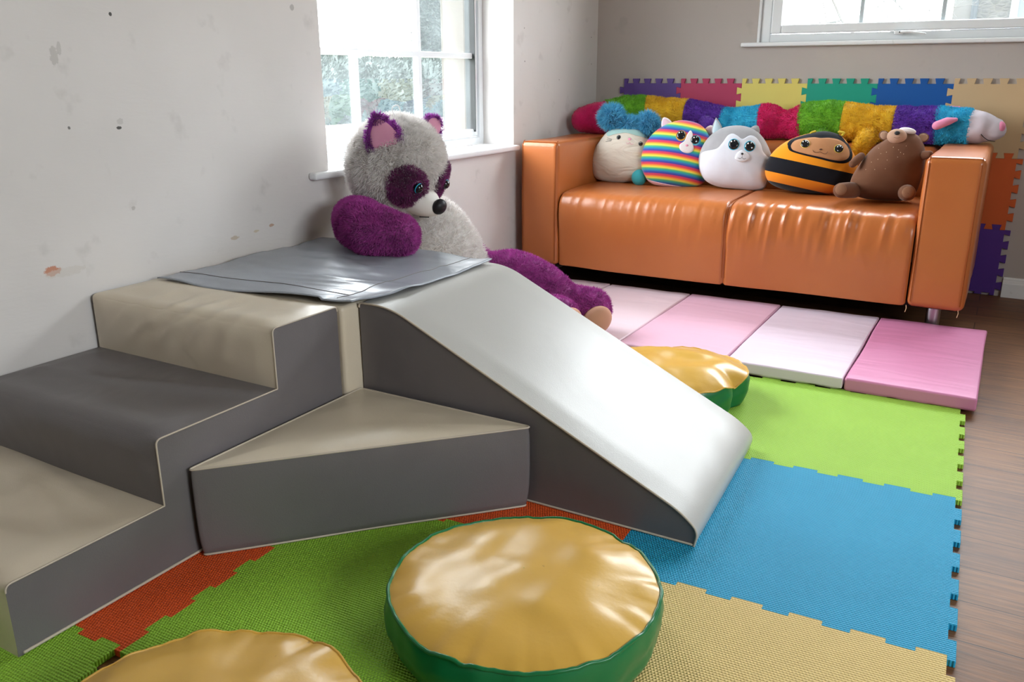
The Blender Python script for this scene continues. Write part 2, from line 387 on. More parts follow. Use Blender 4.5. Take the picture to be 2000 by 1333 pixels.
g = Geo(); g.tube([(1.39, -.02, 1.075), (1.42, -.028, 1.076), (1.485, -.03, 1.066)], [.0075, .007, .005], 8, flatz=.7)
o = g.make('lever', M_upvc, h); o2 = mesh('lock', *ball((1.388, -.024, 1.075), .004, nu=10, nv=8), flat('dark_lock', '444444', .3), h)
# added_fill_window: right wall, out of view, added and sized to give fill light
w3 = empty('added_fill_window', (4.1, -3.6, .95), 'invented white framed fill light window on the right wall', 'window', kind='structure')
g = Geo(); y0, y1, z0, z1 = WR
for a, b in [((4.08, y0, z0), (4.14, y0+.05, z1)), ((4.08, y1-.05, z0), (4.14, y1, z1)), ((4.08, y0+.05, z0), (4.14, y1-.05, z0+.05)), ((4.08, y0+.05, z1-.05), (4.14, y1-.05, z1)), ((4.08, -3.625, z0+.05), (4.14, -3.575, z1-.05))]: g.box(a, b)
g.make('window_frame', M_upvc, w3, smooth=False)

# ------------------------------------------------------------------ floor puzzle mats
MR = rad(2.172); MX, MY = 1.8605-.0065, -1.5925
def mw(x, y): # mat frame -> world
    return (1.8605+math.cos(MR)*x-math.sin(MR)*y, -1.5925+math.sin(MR)*x+math.cos(MR)*y)
D = .0065; PT = .05
def edge_v(X, ya, yb, ph=0):      # vertical grid line, from ya (upper) down to yb; tooth (+x) in the lower half of each pitch
    pts = []; n = 12
    for k in range(n):
        s = 1 if k % 2 else -1; a = ya-k*PT; b = a-PT; fl = .0025*s
        pts += [(X+s*D, a+(fl if k else 0)), (X+s*D, b-(fl if k < n-1 else 0))]
    return pts
def edge_h(Y, xb):                # horizontal grid line from right (xb) to left; tooth (+y) first
    pts = []; n = 12
    for k in range(n):
        s = -1 if k % 2 else 1; a = xb-k*PT; b = a-PT; fl = .0025*s
        pts += [(a+(fl if k else 0), Y+s*D), (b-(fl if k < n-1 else 0), Y+s*D)]
    return pts
def tile_outline(X1, Y1):         # X1 right edge line, Y1 upper edge line
    X0, Y0 = X1-.6, Y1-.6
    right = edge_v(X1, Y1, Y0); right[0] = (X1-D, Y1+D); right[-1] = (X1+D, Y0-D)
    bot = edge_h(Y0, X1); bot = [(X1-D, Y0-D)]+[(X1-D, Y0+D)]+bot[1:-1]+[(X0+D, Y0-D)]
    left = edge_v(X0, Y1, Y0)[::-1]; left = [p for p in left]; left[0] = (X0+D, Y0-D); left = left[:-1]+[(X0-D, Y1+D)]
    left = left[:-1]
    left += [(X0-D, Y1-D), (X0+D, Y1-D)]
    top = edge_h(Y1, X1)[::-1][1:-1]
    return right+bot+left[1:]+top   # clockwise
TX = -.0065; TY = .0495
FC = {'lime': foam('lime_foam', '9bcf3c'), 'green': foam('light_lime_foam', 'a9d84f'), 'blue': foam('blue_foam', '25a3cf'), 'tan': foam('tan_foam', 'e6c882'), 'orange': foam('orange_foam', 'ee5a20')}
tiles = [(0, 0, 'green', 'lime green puzzle tile in front of the pink folding mat'), (0, 1, 'blue', 'blue woven foam puzzle tile at the foot of the ramp'),
         (0, 2, 'tan', 'tan woven foam puzzle tile at the bottom right corner'), (1, 0, 'tan', 'tan foam puzzle tile mostly hidden under the cushion behind the ramp'),
         (1, 1, 'orange', 'orange foam puzzle tile peeking out beside the ramp side and triangle block'), (1, 2, 'lime', 'lime green foam puzzle tile under the triangle block front and big round cushion'),
         (2, 2, 'orange', 'orange foam puzzle tile along the side of the lowest step'), (2, 3, 'lime', 'lime green foam puzzle tile in the bottom left corner beside the lowest step')]
for c, r, k, lab in tiles:
    X1, Y1 = TX-c*.6, TY-r*.6; ol = tile_outline(X1, Y1); cx, cy = X1-.3, Y1-.3; wx, wy = mw(cx, cy)
    V, F = prism([(x-cx, y-cy) for x, y in ol], 0, .012)
    F[0], F[1] = F[0][::-1], F[1][::-1]; F = [F[0], F[1]]+[f[::-1] for f in F[2:]]
    o = mesh('puzzle_mat_tile', V, F, FC[k], smooth=False); o.location = (wx, wy, .0005); o.rotation_euler = (0, 0, MR)
    bevel(o, .0008, 1); tag(o, lab, 'foam mat', 'floor puzzle mat tiles')

# ------------------------------------------------------------------ wall puzzle mats
TW = .2926; WX0, WZ1 = .145, .879; dd = .0085
def wall_edge(n=5, sgn=1):
    """teeth along 0..TW: list of (t, off)"""
    p = TW/n; pts = []
    for k in range(n):
        a = k*p
        pts += [(a+.004*(k > 0), 1), (a+.026, 1), (a+.031, 1.0), (a+.026, .2), (a+.026, -1), (a+p-.0005, -1), (a+p-.0005, .2), (a+p-.004, 1)] if False else [(a-.0035*(k > 0), 1), (a+p*.5+.0035, 1), (a+p*.5-.002, -1), (a+p+.002*(k < n-1)-.0*(k == n-1), -1)]
    return pts
E5 = wall_edge()
def wall_tile(cx, rz):
    x0 = WX0+cx*TW; z1 = WZ1-rz*TW; x1 = x0+TW; z0 = z1-TW
    q = .0108
    top = [(x0+t, z1+o*q) for t, o in E5]; bot = [(x0+t, z0+o*q) for t, o in E5]
    rgt = [(x1+o*q, z1-t) for t, o in E5]; lft = [(x0+o*q, z1-t) for t, o in E5]
    # corners: square at each grid node belongs to its upper right tile
    top[0] = (x0+q, z1+q); top[-1] = (x1-q, z1-q)
    rgt[0] = (x1+q, z1-q); rgt[-1] = (x1-q, z0+q)
    bot[0] = (x0+q, z0+q); bot[-1] = (x1-q, z0-q)
    lft[0] = (x0+q, z1-q); lft[-1] = (x0-q, z0-q)
    ol = top+rgt+[(x1-q, z0-q)]+bot[::-1][1:]+[(x0+q, z0-q)]+lft[::-1]
    out = []
    for p in ol:
        if not out or (abs(p[0]-out[-1][0])+abs(p[1]-out[-1][1])) > 1e-6: out.append(p)
    return out
wc = [(0, 0, '5b3f8c', 'dark purple foam tile on the wall above the pink end of the plush'), (1, 0, 'b3325a', 'crimson foam tile on the wall above the sofa'), (2, 0, 'dccb6a', 'yellow foam tile on the wall above the sofa'),
      (3, 0, '1a9a80', 'teal green foam tile on the wall above the sofa'), (4, 0, '12559f', 'royal blue foam tile on the wall above the sofa'), (5, 0, 'c9ab84', 'tan foam tile on the wall beyond the sofa right arm'),
      (5, 1, 'd2602a', 'orange foam tile on the wall right of the sofa arm'), (5, 2, '54308a', 'deep purple foam tile on the wall at floor level right of the sofa')]
for c, r, col, lab in wc:
    ol = wall_tile(c, r); cx, cz = WX0+(c+.5)*TW, WZ1-(r+.5)*TW
    if r == 2: ol = [(x, max(z, .003)) for x, z in ol]
    pts = [(x-cx, z-cz) for x, z in ol]
    n = len(pts); V = [(x, 0, z) for x, z in pts]+[(x, .012, z) for x, z in pts]
    F = [tuple(range(n))[::-1], tuple(range(n, 2*n))]+[(i, (i+1) % n, n+(i+1) % n, n+i) for i in range(n)]
    o = mesh('wall_puzzle_tile', V, F, foam('foam_wall_'+col, col, False), smooth=False); o.location = (cx, -.0125, cz)
    bevel(o, .0015, 2); tag(o, lab, 'foam tile', 'wall puzzle tiles')

# ------------------------------------------------------------------ pink folding mat
PX = [.10, .46, .815, 1.178, 1.535, 1.885]; PC = ['ead0da', 'ead2dc', 'e6b8ce', 'e3d0e0', 'd687b0']
pk = empty('folding_mat', (1.0, -1.2, .0), 'pink and white folding gym mat lying in front of the sofa', 'mat')
for i in range(5):
    a, b = PX[i]+.0012, PX[i+1]-.0012; ya = -.80; yb = -1.575+.004*i
    n = 26
    def f(P, a=a, b=b, i=i):
        e = np.minimum(np.minimum(P[:, 0]-a, b-P[:, 0]), np.minimum(P[:, 1]+1.575, -.8-P[:, 1]))
        return .0015*fbm(P*[9, 4, 1]+i*5, 3)+.003*np.clip(e/.1, 0, 1)-.0015
    V, F = rbox((a, yb, .014), (b, ya, .052), .007, 14, f)
    V[:, 2] = np.where(V[:, 2] < .016, .0135, V[:, 2])
    mm = Mat('vinyl_'+PC[i], PC[i], .45, .4); mm.bump(mm.noise(7, 2, co=mm.coord((.35, 1.6, 1)), dist=.6), .009, .5)
    o = mesh('mat_panel', V, F, mm.m, pk)
    if i == 4: o['label'] = 'deeper pink end panel'
# the mat bridges the tile edge; its underside rests on the puzzle tiles and floor

# ------------------------------------------------------------------ soft play blocks
V_beige = vinyl('beige_vinyl', 'd6c9b4', .34, var='c8b8a0'); V_grey = vinyl('grey_vinyl', '6d6869', .42, var='605b5c'); V_pipe = vinyl('beige_piping', 'c2b5a4', .45, grain=False)
V_cover = vinyl('light_grey_vinyl', '9aa0aa', .27, .006)
V_ramp = vinyl('ivory_vinyl', 'b6b4b0', .36, .0018)
Z0 = .0125
def rounded(poly, r, seg=5):
    """round the corners of a closed 2D polygon; r per corner"""
    out = []; n = len(poly)
    for i, p in enumerate(poly):
        p = np.array(p, float); a = np.array(poly[i-1], float)-p; b = np.array(poly[(i+1) % n], float)-p; rr = r[i]
        if rr <= 0: out.append(tuple(p)); continue
        a /= np.linalg.norm(a); b /= np.linalg.norm(b); s = p+a*rr; e = p+b*rr
        for t in np.linspace(0, 1, seg+1): out.append(tuple((1-t)**2*s+2*t*(1-t)*p+t*t*e))
    return out
def dens(line, step):
    out = [line[0]]
    for a, b in zip(line[:-1], line[1:]):
        k = max(1, int(math.hypot(b[0]-a[0], b[1]-a[1])/step))
        for t in range(1, k+1): out.append((a[0]+(b[0]-a[0])*t/k, a[1]+(b[1]-a[1])*t/k))
    return out
def sheet_x(name, line, xa, xb, mat, parent, disp=None, n=40, edge=.008):
    """profile (y,z) swept along x with soft displaced surface"""
    L = np.array(dens(line, .012)); T = np.gradient(L, axis=0); T /= np.linalg.norm(T, axis=1)[:, None]; N = np.stack([-T[:, 1], T[:, 0]], 1)
    X = np.linspace(xa, xb, n); V = np.zeros((n, len(L), 3)); s = np.arange(len(L))/(len(L)-1)
    for i, x in enumerate(X):
        d = np.zeros(len(L))
        P = np.stack([np.full(len(L), x), L[:, 0], L[:, 1]], 1)
        if disp is not None: d = disp(P, s, (x-xa)/(xb-xa))
        V[i, :, 0] = x; V[i, :, 1:] = L+N*d[:, None]
    return mesh(name, V.reshape(-1, 3), gridF(n, len(L)), mat, parent)
# --- steps (profile in y,z, climbing towards +y)
st = empty('soft_play_steps', (.3, -3.08, Z0), 'beige and grey vinyl soft play steps against the left wall', 'play block')
XA, XB = .012, .60
ys = [-3.483, -3.185, -2.883, -2.685]; zs = [.144, .276, .408]
prof = [(ys[0], Z0), (ys[0], zs[0]), (ys[1], zs[0]), (ys[1], zs[1]), (ys[2], zs[1]), (ys[2], zs[2]), (ys[3], zs[2]), (ys[3], Z0)]
def softd(amp, seed, sc=(5, 9, 9), bulge=.004, nose=None, folds=0):
    def d(P, s, u):
        e = min(u, 1-u)*2; k = np.clip(np.minimum(s, 1-s)*8, 0, 1); x, y, z = P.T; v = (amp*fbm(P*np.array(sc), seed, 2)+bulge)*k
        r2 = np.hypot(y-nose[0], z-nose[1]); v = v-.010*np.exp(-(r2/.016)**2)
        h = nose[1]-z
        if folds == 2:
            for x0, sl_, w_, a_ in ((.20, 1.5, .018, .013), (.29, 1.2, .020, .014), (.37, 1.0, .014, .007), (.46, .6, .020, .006), (.11, 1.3, .018, .008)):
                v = v+a_*np.exp(-((x-x0+sl_*(h-.05))/w_)**2)*np.exp(-((h-.045)/.045)**2)*np.exp(-(r2/.11)**2)
        if folds == 0:
            for y0, sl_, w_, a_ in ((-3.25, -.15, .020, .009), (-3.31, -.25, .024, .008), (-3.39, .10, .026, .005)):
                v = v+a_*np.exp(-((y-y0-sl_*(x-.5))/w_)**2)*np.exp(-((x-.30)/.2)**2)*(h < .05)
        if folds == 1: v = v+.006*np.exp(-((y+3.03-.25*(x-.2))/.02)**2)*(h < .05)
        return v*min(1, e*6)
    return d
for i, (m_, sd) in enumerate([(V_beige, 1), (V_grey, 4), (V_beige, 9)]):
    ya, yb = ys[i], ys[i+1]; zb = Z0 if i == 0 else zs[i-1]; zt = zs[i]
    ln = [(ya, zb)]+[((1-t)**2*ya+2*t*(1-t)*ya+t*t*(ya+.012), (1-t)**2*(zt-.012)+2*t*(1-t)*zt+t*t*zt) for t in np.linspace(0, 1, 6)]+[(yb, zt)]
    o = sheet_x('step_cover', ln, XA, XB, m_, st, softd(.0045 if i else .006, sd, (4, 7, 7), nose=(ya, zt), folds=i), 90)
    if i != 1: o['label'] = 'beige step cover'
    else: o['label'] = 'grey step cover'
# side panels and back, underside
pr = rounded(prof, [0, .012, .001, .012, .001, .012, .01, 0])
for x, nm in ((XB, 'side_panel'), (XA, 'side_panel')):
    n = len(pr); V = [(x, y, z) for y, z in pr]+[(x+(-.0012 if x == XB else .0012), y, z) for y, z in pr]
    F = [tuple(range(n)) if x != XB else tuple(range(n))[::-1], tuple(range(n, 2*n))[::-1] if x != XB else tuple(range(n, 2*n))]+[(i, (i+1) % n, n+(i+1) % n, n+i) for i in range(n)]
    mesh(nm, V, F, V_grey, st, smooth=False)
Geo().box((XA+.01, ys[3]-.01, Z0), (XB-.01, ys[3], zs[2]-.006)).box((XA+.01, ys[0]+.01, Z0), (XB-.01, ys[3]-.01, Z0+.01)).make('back_panel', V_beige, st, smooth=False)
pp = dens(pr[1:-1], .01)
V, F = tube([(XB+.0005, y, z) for y, z in pp], .0017, 6); mesh('piping', V, F, V_pipe, st)
V, F = tube([(XB+.001, ys[0]+.01, Z0+.004), (XB+.001, ys[3], Z0+.004)], .0028, 6); mesh('piping', V, F, V_pipe, st)
# --- platform (square block in the corner of steps and ramp)
pf = empty('soft_play_platform', (.3, -2.37, Z0), 'square beige block under a light grey vinyl top between the steps and the ramp', 'play block')
def cdis(P): return .003*fbm(P*7, 21, 2)
V, F = rbox((.012, -2.675, Z0), (.606, -2.075, .405), .012, 8, cdis); V[:, 2] = np.maximum(V[:, 2], Z0); V[:, 0] = np.maximum(V[:, 0], .006)
V[:, 1] = np.maximum(V[:, 1], -2.681)
mesh('block_body', V, F, V_beige, pf)
# the top cover: one sheet lying over the block with two flaps lapping the neighbours
nx, ny = 90, 80; X = np.linspace(0, 1, nx); Y = np.linspace(0, 1, ny); V = np.zeros((nx, ny, 3))
for i, u in enumerate(X):
    for j, v in enumerate(Y):
        # corner quad: front-left, front-right, back-right, back-left
        fl, fr, br, bl = np.array((.045, -2.722)), np.array((.628, -2.662)), np.array((.652, -2.115)), np.array((.02, -2.085))
        p = (1-u)*(1-v)*fl+u*(1-v)*fr+u*v*br+(1-u)*v*bl
        if v < .12: p[1] -= (.12-v)/.12*(.016*math.sin(math.pi*min(1, u/.86)) if u < .86 else -.0)
        if u > .9 and v > .03: p[0] += (u-.9)/.1*.03*math.sin(math.pi*min(1, max(0, (v-.03)/.5)) if v < .28 else math.pi/2)*(1-.9*max(0, v-.28))
        V[i, j] = (p[0], p[1], 0)
P = V.reshape(-1, 3)
zz = .417+.0035*fbm(np.stack([P[:, 0]*5, P[:, 1]*14, P[:, 0]*0], 1), 5, 2)
U2 = np.repeat(X, ny); V2 = np.tile(Y, nx)
zz += .010*np.exp(-((U2-.30)/.25)**2-((V2-.97)/.08)**2)+.0075*np.exp(-((V2-.0)/.05)**2)*(.5+.5*np.sin(U2*9+1))*(U2 < .85)
zz += .006*np.exp(-((U2-1)/.05)**2)*(.5+.5*np.sin(V2*7+.6))
for q in range(4): zz += .0035*np.exp(-((V2-.12-.06*q-.12*(U2-.5))/.018)**2)*np.exp(-((U2-.62)/.2)**2)
zz += .004*np.exp(-((V2-.62+.5*(U2-.5))/.03)**2)*np.exp(-((U2-.55)/.15)**2)
zz = np.maximum(zz, .4135); P[:, 2] = zz
Gp = gridF(nx, ny); nP = len(P); B = P-np.array([0, 0, .0035])
rim = [i*ny for i in range(nx)]+[(nx-1)*ny+j for j in range(1, ny)]+[i*ny+ny-1 for i in range(nx-2, -1, -1)]+[j for j in range(ny-2, 0, -1)]
F = list(Gp)+[tuple(k+nP for k in f)[::-1] for f in Gp]+[(a, a+nP, b+nP, b) for a, b in zip(rim, rim[1:]+rim[:1])]
cv = mesh('top_cover', np.vstack([P, B]), F, V_cover, pf); cv['label'] = 'light grey loose vinyl top with lapped flaps'
sm = [P[int(.115*(ny-1))+i*ny]+[0, 0, .0004] for i in range(0, int(nx*.9), 2)]
V, F = tube(sm, .0011, 5); mesh('seam', V, F, V_grey, cv)
sm = [P[int(.9*(nx-1))*ny+j]+[0, 0, .0004] for j in range(3, ny, 2)]
V, F = tube(sm, .0011, 5); mesh('seam', V, F, V_grey, cv)
# --- ramp
rp = empty('soft_play_ramp', (1.0, -2.36, Z0), 'ivory topped grey soft play slide sloping down onto the blue tile', 'play block')
RA, RB = -2.62, -2.10
rprof = [(.611, Z0), (.611, .405), (.70, .405), (1.402, .080), (1.440, .046), (1.432, Z0)]
rr = rounded(rprof, [0, .01, .05, .030, .019, 0], 9)
top = dens(rr[1:], .012); L = np.array(top); T = np.gradient(L, axis=0); T /= np.linalg.norm(T, axis=1)[:, None]; N = np.stack([-T[:, 1], T[:, 0]], 1)
ny = 34; V = np.zeros((len(L), ny, 3)); ss = np.linspace(0, 1, len(L))
for j, y in enumerate(np.linspace(RA, RB, ny)):
    e = min(1, min(j, ny-1-j)/4.); tt = (y-RA)/(RB-RA)
    xsh = -.028*tt                                     # the toe runs back a little towards the far side
    P = np.stack([L[:, 0], np.full(len(L), y), L[:, 1]], 1)
    d = (.0022*fbm(P*[3, 5, 3], 31, 2)+.004)*e*np.clip(np.minimum(ss, 1-ss)*9, 0, 1)
    V[:, j, 0] = L[:, 0]+N[:, 0]*d+xsh*np.clip((L[:, 0]-.7)/.7, 0, 1); V[:, j, 1] = y; V[:, j, 2] = np.maximum(L[:, 1]+N[:, 1]*d, Z0)
o = mesh('slide_cover', V.reshape(-1, 3), gridF(len(L), ny, flip=True), V_ramp, rp); o['label'] = 'ivory slide surface'
for y, s in ((RA, 1), (RB, -1)):
    n = len(rr); off = 0 if s == 1 else -.028
    V = [(x+off*min(1, max(0, (x-.7)/.7)), y, z) for x, z in rr]+[(x+off*min(1, max(0, (x-.7)/.7)), y+s*.0012, z) for x, z in rr]
    F = [tuple(range(n))[::s], tuple(range(n, 2*n))[::-s]]+[(i, (i+1) % n, n+(i+1) % n, n+i) for i in range(n)]
    mesh('side_panel', V, F, V_grey, rp, smooth=False)
V, F = tube([(x, RA-.001, z) for x, z in dens(rr[1:], .01)], .0025, 6); mesh('piping', V, F, V_pipe, rp)
V, F = tube([(.611, RA-.001, Z0+.003), (1.428, RA-.001, Z0+.003)], .0025, 6); mesh('piping', V, F, V_pipe, rp)
Geo().box((.611, RA+.01, Z0), (.615, RB-.01, .40)).make('back_panel', V_beige, rp, smooth=False)
# --- triangle block
tr = empty('soft_play_triangle', (.75, -2.8, Z0), 'grey sided triangular block with beige top in front of the ramp', 'play block')
A_, B_, C_ = (.612, -3.137), (1.075, -2.636), (.612, -2.632)
tri = rounded([A_, B_, C_], [.016, .016, .01], 4)
def tri_d(poly, st_=.02): return dens(poly+[poly[0]], st_)[:-1]
td = np.array(tri_d(tri)); cen = td.mean(0); n = len(td); ztop = .198
rows = []
for z in np.linspace(Z0, ztop, 12):
    k = (z-Z0)/(ztop-Z0); e = 1-abs(2*k-1)**4
    d = td-cen; d /= np.linalg.norm(d, axis=1)[:, None]
    out = td+d*(e*(.003+.003*fbm(np.c_[td*6, np.full(n, z*6)], 8, 2))-(.006*(1-k)**2))[:, None]
    out[:, 0] = np.maximum(out[:, 0], .6105); out[:, 1] = np.minimum(out[:, 1], -2.631)
    rows.append(np.c_[out, np.full(n, z)])
V = np.vstack(rows); F = gridF(12, n, False, True)+[tuple(range(n))]
mesh('side_panel', V, F, V_grey, tr)
rings = []; K = 16
for k in range(K):
    s = 1-k/(K-1)*.96; q = cen+(td-cen)*s
    h = ztop+.010*(1-s**3)+.0025*fbm(np.c_[q*7, np.zeros(n)], 4, 2)*(1-s**6)
    rings.append(np.c_[q, h])
o = mesh('top_panel', np.vstack(rings+[rings[-1].mean(0)[None]]), gridF(K, n, False, True)+[((K-1)*n+k, K*n, (K-1)*n+(k+1) % n) for k in range(n)], V_beige, tr); o['label'] = 'beige top'
V, F = tube(np.c_[cen+(td-cen)*1.002, np.full(n, ztop)], .0024, 6, closed=True); mesh('piping', V, F, V_pipe, tr)
lo = rows[0]; V, F = tube(lo+[0, 0, .003], .0024, 6, closed=True); mesh('piping', V, F, V_pipe, tr)

# ------------------------------------------------------------------ round cushions
V_yel = Mat('yellow_vinyl', 'd9ab4c', .3, .5); vary(V_yel, 6, .4, .7, 'cd9c40', amt=.4); vary(V_yel, 60, .74, .78, '6b4a20', amt=.5); V_yel.bump(V_yel.noise(120, 3), .0006, .3); V_yel = V_yel.m
V_grn = Mat('green_vinyl', '11703f', .3, .5); V_grn.bump(V_grn.noise(60, 3), .0006, .3); V_grn = V_grn.m
def cushion(c, r, hgt, seed, amp, label, fold=0, pmat=None, eyelet=None, squash=1., dent=None, z0=Z0):
    root = empty('round_cushion', (c[0], c[1], z0), label, 'cushion', group='yellow and green round floor cushions')
    nt_, nr = 160, 46; th = np.linspace(0, 2*math.pi, nt_, endpoint=False); c3 = np.array([c[0], c[1], 0.])
    q = np.c_[np.cos(th), np.sin(th), np.zeros(nt_)]
    rim_r = r*(1+.012*fbm(q*2.2, seed, 3)+.004*fbm(q*9, seed+3, 2)); rim_z = z0+hgt*(1+.05*fbm(q*2.6, seed+5, 2)+.03*fbm(q*10, seed+6, 2))
    if fold:
        a = np.angle(np.exp(1j*(th-fold))); k = np.exp(-(a/.16)**2); rim_r = rim_r*(1-.10*k); rim_z = rim_z-.018*k
        k2 = np.exp(-((a-.33)/.2)**2)+np.exp(-((a+.33)/.2)**2); rim_z = rim_z+.008*k2
    rows = []; rim_m = rim_r.mean()
    for s in np.linspace(1, 0.004, nr):
        rs = (rim_r*s**3+rim_m*(1-s**3))*s; P = np.c_[np.cos(th)*rs, np.sin(th)*rs, np.zeros(nt_)]
        e = (1-s**4)
        wr = amp*(1.0*fbm(P*[7, 7, 1]+seed*3.3, seed, 2)+.25*fbm(P*[18, 18, 1]+seed*5, seed+9, 1))
        # radial puckers at the seam
        pk_ = amp*.35*vnoise(np.c_[q[:, :2]*6, s*q[:, 2]], seed+1)*math.exp(-((s-.9)/.08)**2)
        z = rim_z*s**7+(1-s**7)*(z0+hgt)+(hgt*.34*squash)*(1-s**2.2)**.9+(wr+pk_)*e
        if dent is not None:
            dx, dy, dr, da = dent; z = z-da*np.exp(-(((P[:, 0]-dx)**2+(P[:, 1]-dy)**2)/dr**2))*e
        rows.append(c3+np.c_[P[:, :2], z])
    mesh('top_panel', np.vstack(rows), gridF(nr, nt_, False, True), V_yel, root)['label'] = 'yellow vinyl top'
    rows = []
    for k in np.linspace(0, 1, 14):
        bul = math.sin(math.pi*k)**.8
        rr_ = rim_r*(1+.035*bul)+.004*bul*fbm(np.c_[q*4, ][:, :3]+k*2, seed+4, 2)-.012*k**3
        if fold: rr_ = rr_-.02*np.exp(-(np.angle(np.exp(1j*(th-fold)))/.16)**2)*bul
        rows.append(c3+np.c_[np.cos(th)*rr_, np.sin(th)*rr_, rim_z*(1-k)+z0*k])
    mesh('side_band', np.vstack(rows), gridF(14, nt_, False, True)+[tuple(13*nt_+k for k in range(nt_-1, -1, -1))], V_grn, root)['label'] = 'green vinyl side band'
    P = c3+np.c_[np.cos(th)*rim_r*1.006, np.sin(th)*rim_r*1.006, rim_z]
    V, F = tube(P, .0032 if pmat is None else .002, 8, closed=True); mesh('piping', V, F, pmat or V_grn, root)
    if eyelet:
        a = eyelet; d = np.array([math.cos(a), math.sin(a), 0]); pc = c3+d*(r*1.038+.001)+[0, 0, z0+hgt*.5]; t = np.array([-d[1], d[0], 0]); up = np.array([0, 0, 1.])
        ring = [pc+(t*math.cos(k)+up*math.sin(k))*.0042 for k in np.linspace(0, 2*math.pi, 18, endpoint=False)]
        V, F = tube(ring, .0012, 6, closed=True); mesh('eyelet', V, F, flat('brass', 'b8a888', .3, Metallic=1.), root)
    return root
cushion((1.27, -3.02), .219, .092, 3, .0085, 'large round yellow cushion with green side standing whole in the front centre', dent=(-.10, -.08, .06, .012), eyelet=rad(-76))
cushion((1.075, -3.528), .218, .092, 12, .009, 'round yellow cushion cut off by the bottom edge beside the orange tile', dent=(-.05, .12, .05, .01), z0=Z0, pmat=V_yel)
cushion((1.105, -1.845), .213, .080, 23, .017, 'crumpled round yellow and green cushion behind the slide', fold=rad(-8), squash=1.7, pmat=V_yel)

# ------------------------------------------------------------------ sofa
sofa = empty('sofa', (.93, -.45, 0), 'orange leather two seat sofa along the back wall', 'sofa')
lea = Mat('orange_leather', 'ba6c38', .30, .55); vary(lea, 2.5, .35, .8, 'a85822', amt=.6)
lea.bump(lea.noise(16, 3, .5, dist=.4), .003, .25); vv = lea.node('TexVoronoi'); vv.inputs['Scale'].default_value = 500; lea.l.new(lea.coord(), vv.inputs['Vector']); lea.bump(vv.outputs['Distance'], .0004, .25)
M_lea = lea.m; M_seam = flat('leather_seam', '8f4a22', .85, .1)
SX0, SX1, SYF, SYB, AW, AZ, BZ = .045, 1.80, -.862, -.06, .182, .640, .118
def arm(xa, xb, sd):
    def f(P): return .0025*fbm(P*[4, 5, 5], sd, 2)
    V, F = rbox((xa, SYF, BZ), (xb, SYB, AZ), .022, 14, f); return V, F
for (xa, xb, sd) in ((SX0, SX0+AW, 2), (SX1-AW, SX1, 6)):
    V, F = arm(xa, xb, sd); am = mesh('arm', V, F, M_lea, sofa)
    for x in (xa+.012, xb-.012):
        pth = [(x, SYF+.0, BZ+.02), (x, SYF-.0012, .3), (x, SYF, AZ-.022)]+[(x, SYF+.003+.02*(1-math.cos(t)), AZ-.022+.0235*math.sin(t)) for t in np.linspace(.2, math.pi/2, 5)]
        V, F = tube(pth, .0015, 6); mesh('seam', V, F, M_seam, am)
    pth = [(xx, SYF+.008, AZ-.003) for xx in np.linspace(xa+.012, xb-.012, 8)]
    V, F = tube(pth, .0015, 6); mesh('seam', V, F, M_seam, am)
# backrest
def fb(P): return .003*fbm(P*[4, 5, 5], 12, 2)
V, F = rbox((SX0+AW+.002, -.245, .30), (SX1-AW-.002, SYB, .628), .035, 20, fb); mesh('backrest', V, F, M_lea, sofa)
# seat with drop front
ZS = .438
prof = [(-.247, ZS-.012), (-.4, ZS), (-.6, ZS+.004), (-.76, ZS), (-.815, ZS-.006), (-.845, ZS-.022), (-.862, ZS-.05), (-.868, ZS-.09), (-.868, .3), (-.862, .2), (-.858, BZ), (-.84, BZ-.004), (-.5, BZ), (-.25, BZ)]
L = dens([tuple(p) for p in spline(prof[:11], 46)]+prof[11:], .008); L = np.array(L)
T = np.gradient(L, axis=0); T /= np.linalg.norm(T, axis=1)[:, None]+1e-9; N = np.stack([T[:, 1], -T[:, 0]], 1)
N = -N if N[3][1] < 0 else N
nx = 420; X = np.linspace(SX0+AW+.003, SX1-AW-.003, nx); V = np.zeros((nx, len(L), 3)); xm = .955
arc = np.cumsum(np.r_[0, np.hypot(*np.diff(L, axis=0).T)]); nose = arc[np.argmin(np.hypot(L[:, 0]+.845, L[:, 1]-(ZS-.022)))]
for i, x in enumerate(X):
    e = min(1, min(x-X[0], X[-1]-x)/.02); a = arc-nose
    n1 = vnoise(np.c_[np.full(len(L), x*26)+a*3.0, a*3.5, np.zeros(len(L))], 3); n2 = vnoise(np.c_[np.full(len(L), x*55)+a*5, a*6, np.ones(len(L))], 5)
    env = np.where(a < 0, np.exp(-(a/.10)**2), np.exp(-(a/.13)**2))*(.12+.88*math.exp(-((x-1.2)/.36)**2))*(.45+.9*abs(vnoise(np.array([[x*7., 0, 0]]), 77)[0]))
    rid = (1-np.abs(n1)*2.2)
    d = (.0075*rid*.8+.0035*n2)*env+.004*vnoise(np.c_[np.full(len(L), x*4), a*5, a*0], 8)*(1 if True else 0)
    d = d-.010*math.exp(-((x-xm)/.007)**2)
    d = d-.012*(1-math.sqrt(max(0, 1-(1-e)**2)))
    V[i, :, 0] = x; V[i, :, 1:] = L+N*d[:, None]
st_ = mesh('seat', V.reshape(-1, 3), gridF(nx, len(L), flip=True), M_lea, sofa)
for xx in (xm-.006, xm+.006):
    pth = [(xx, p[0]+n_[0]*-.004, p[1]+n_[1]*-.004) for p, n_ in zip(L, N) if p[1] > BZ+.01 and p[0] < -.3]
    V, F = tube(pth[::2], .0016, 5); mesh('seam', V, F, M_seam, st_)
Geo().box((SX0+.03, -.80, .105), (SX1-.03, -.08, .125)).make('base_lining', flat('black_lining', '141210', .9), sofa, smooth=False)
M_chr = flat('brushed_steel', 'b8b8ba', .3, Metallic=1.)
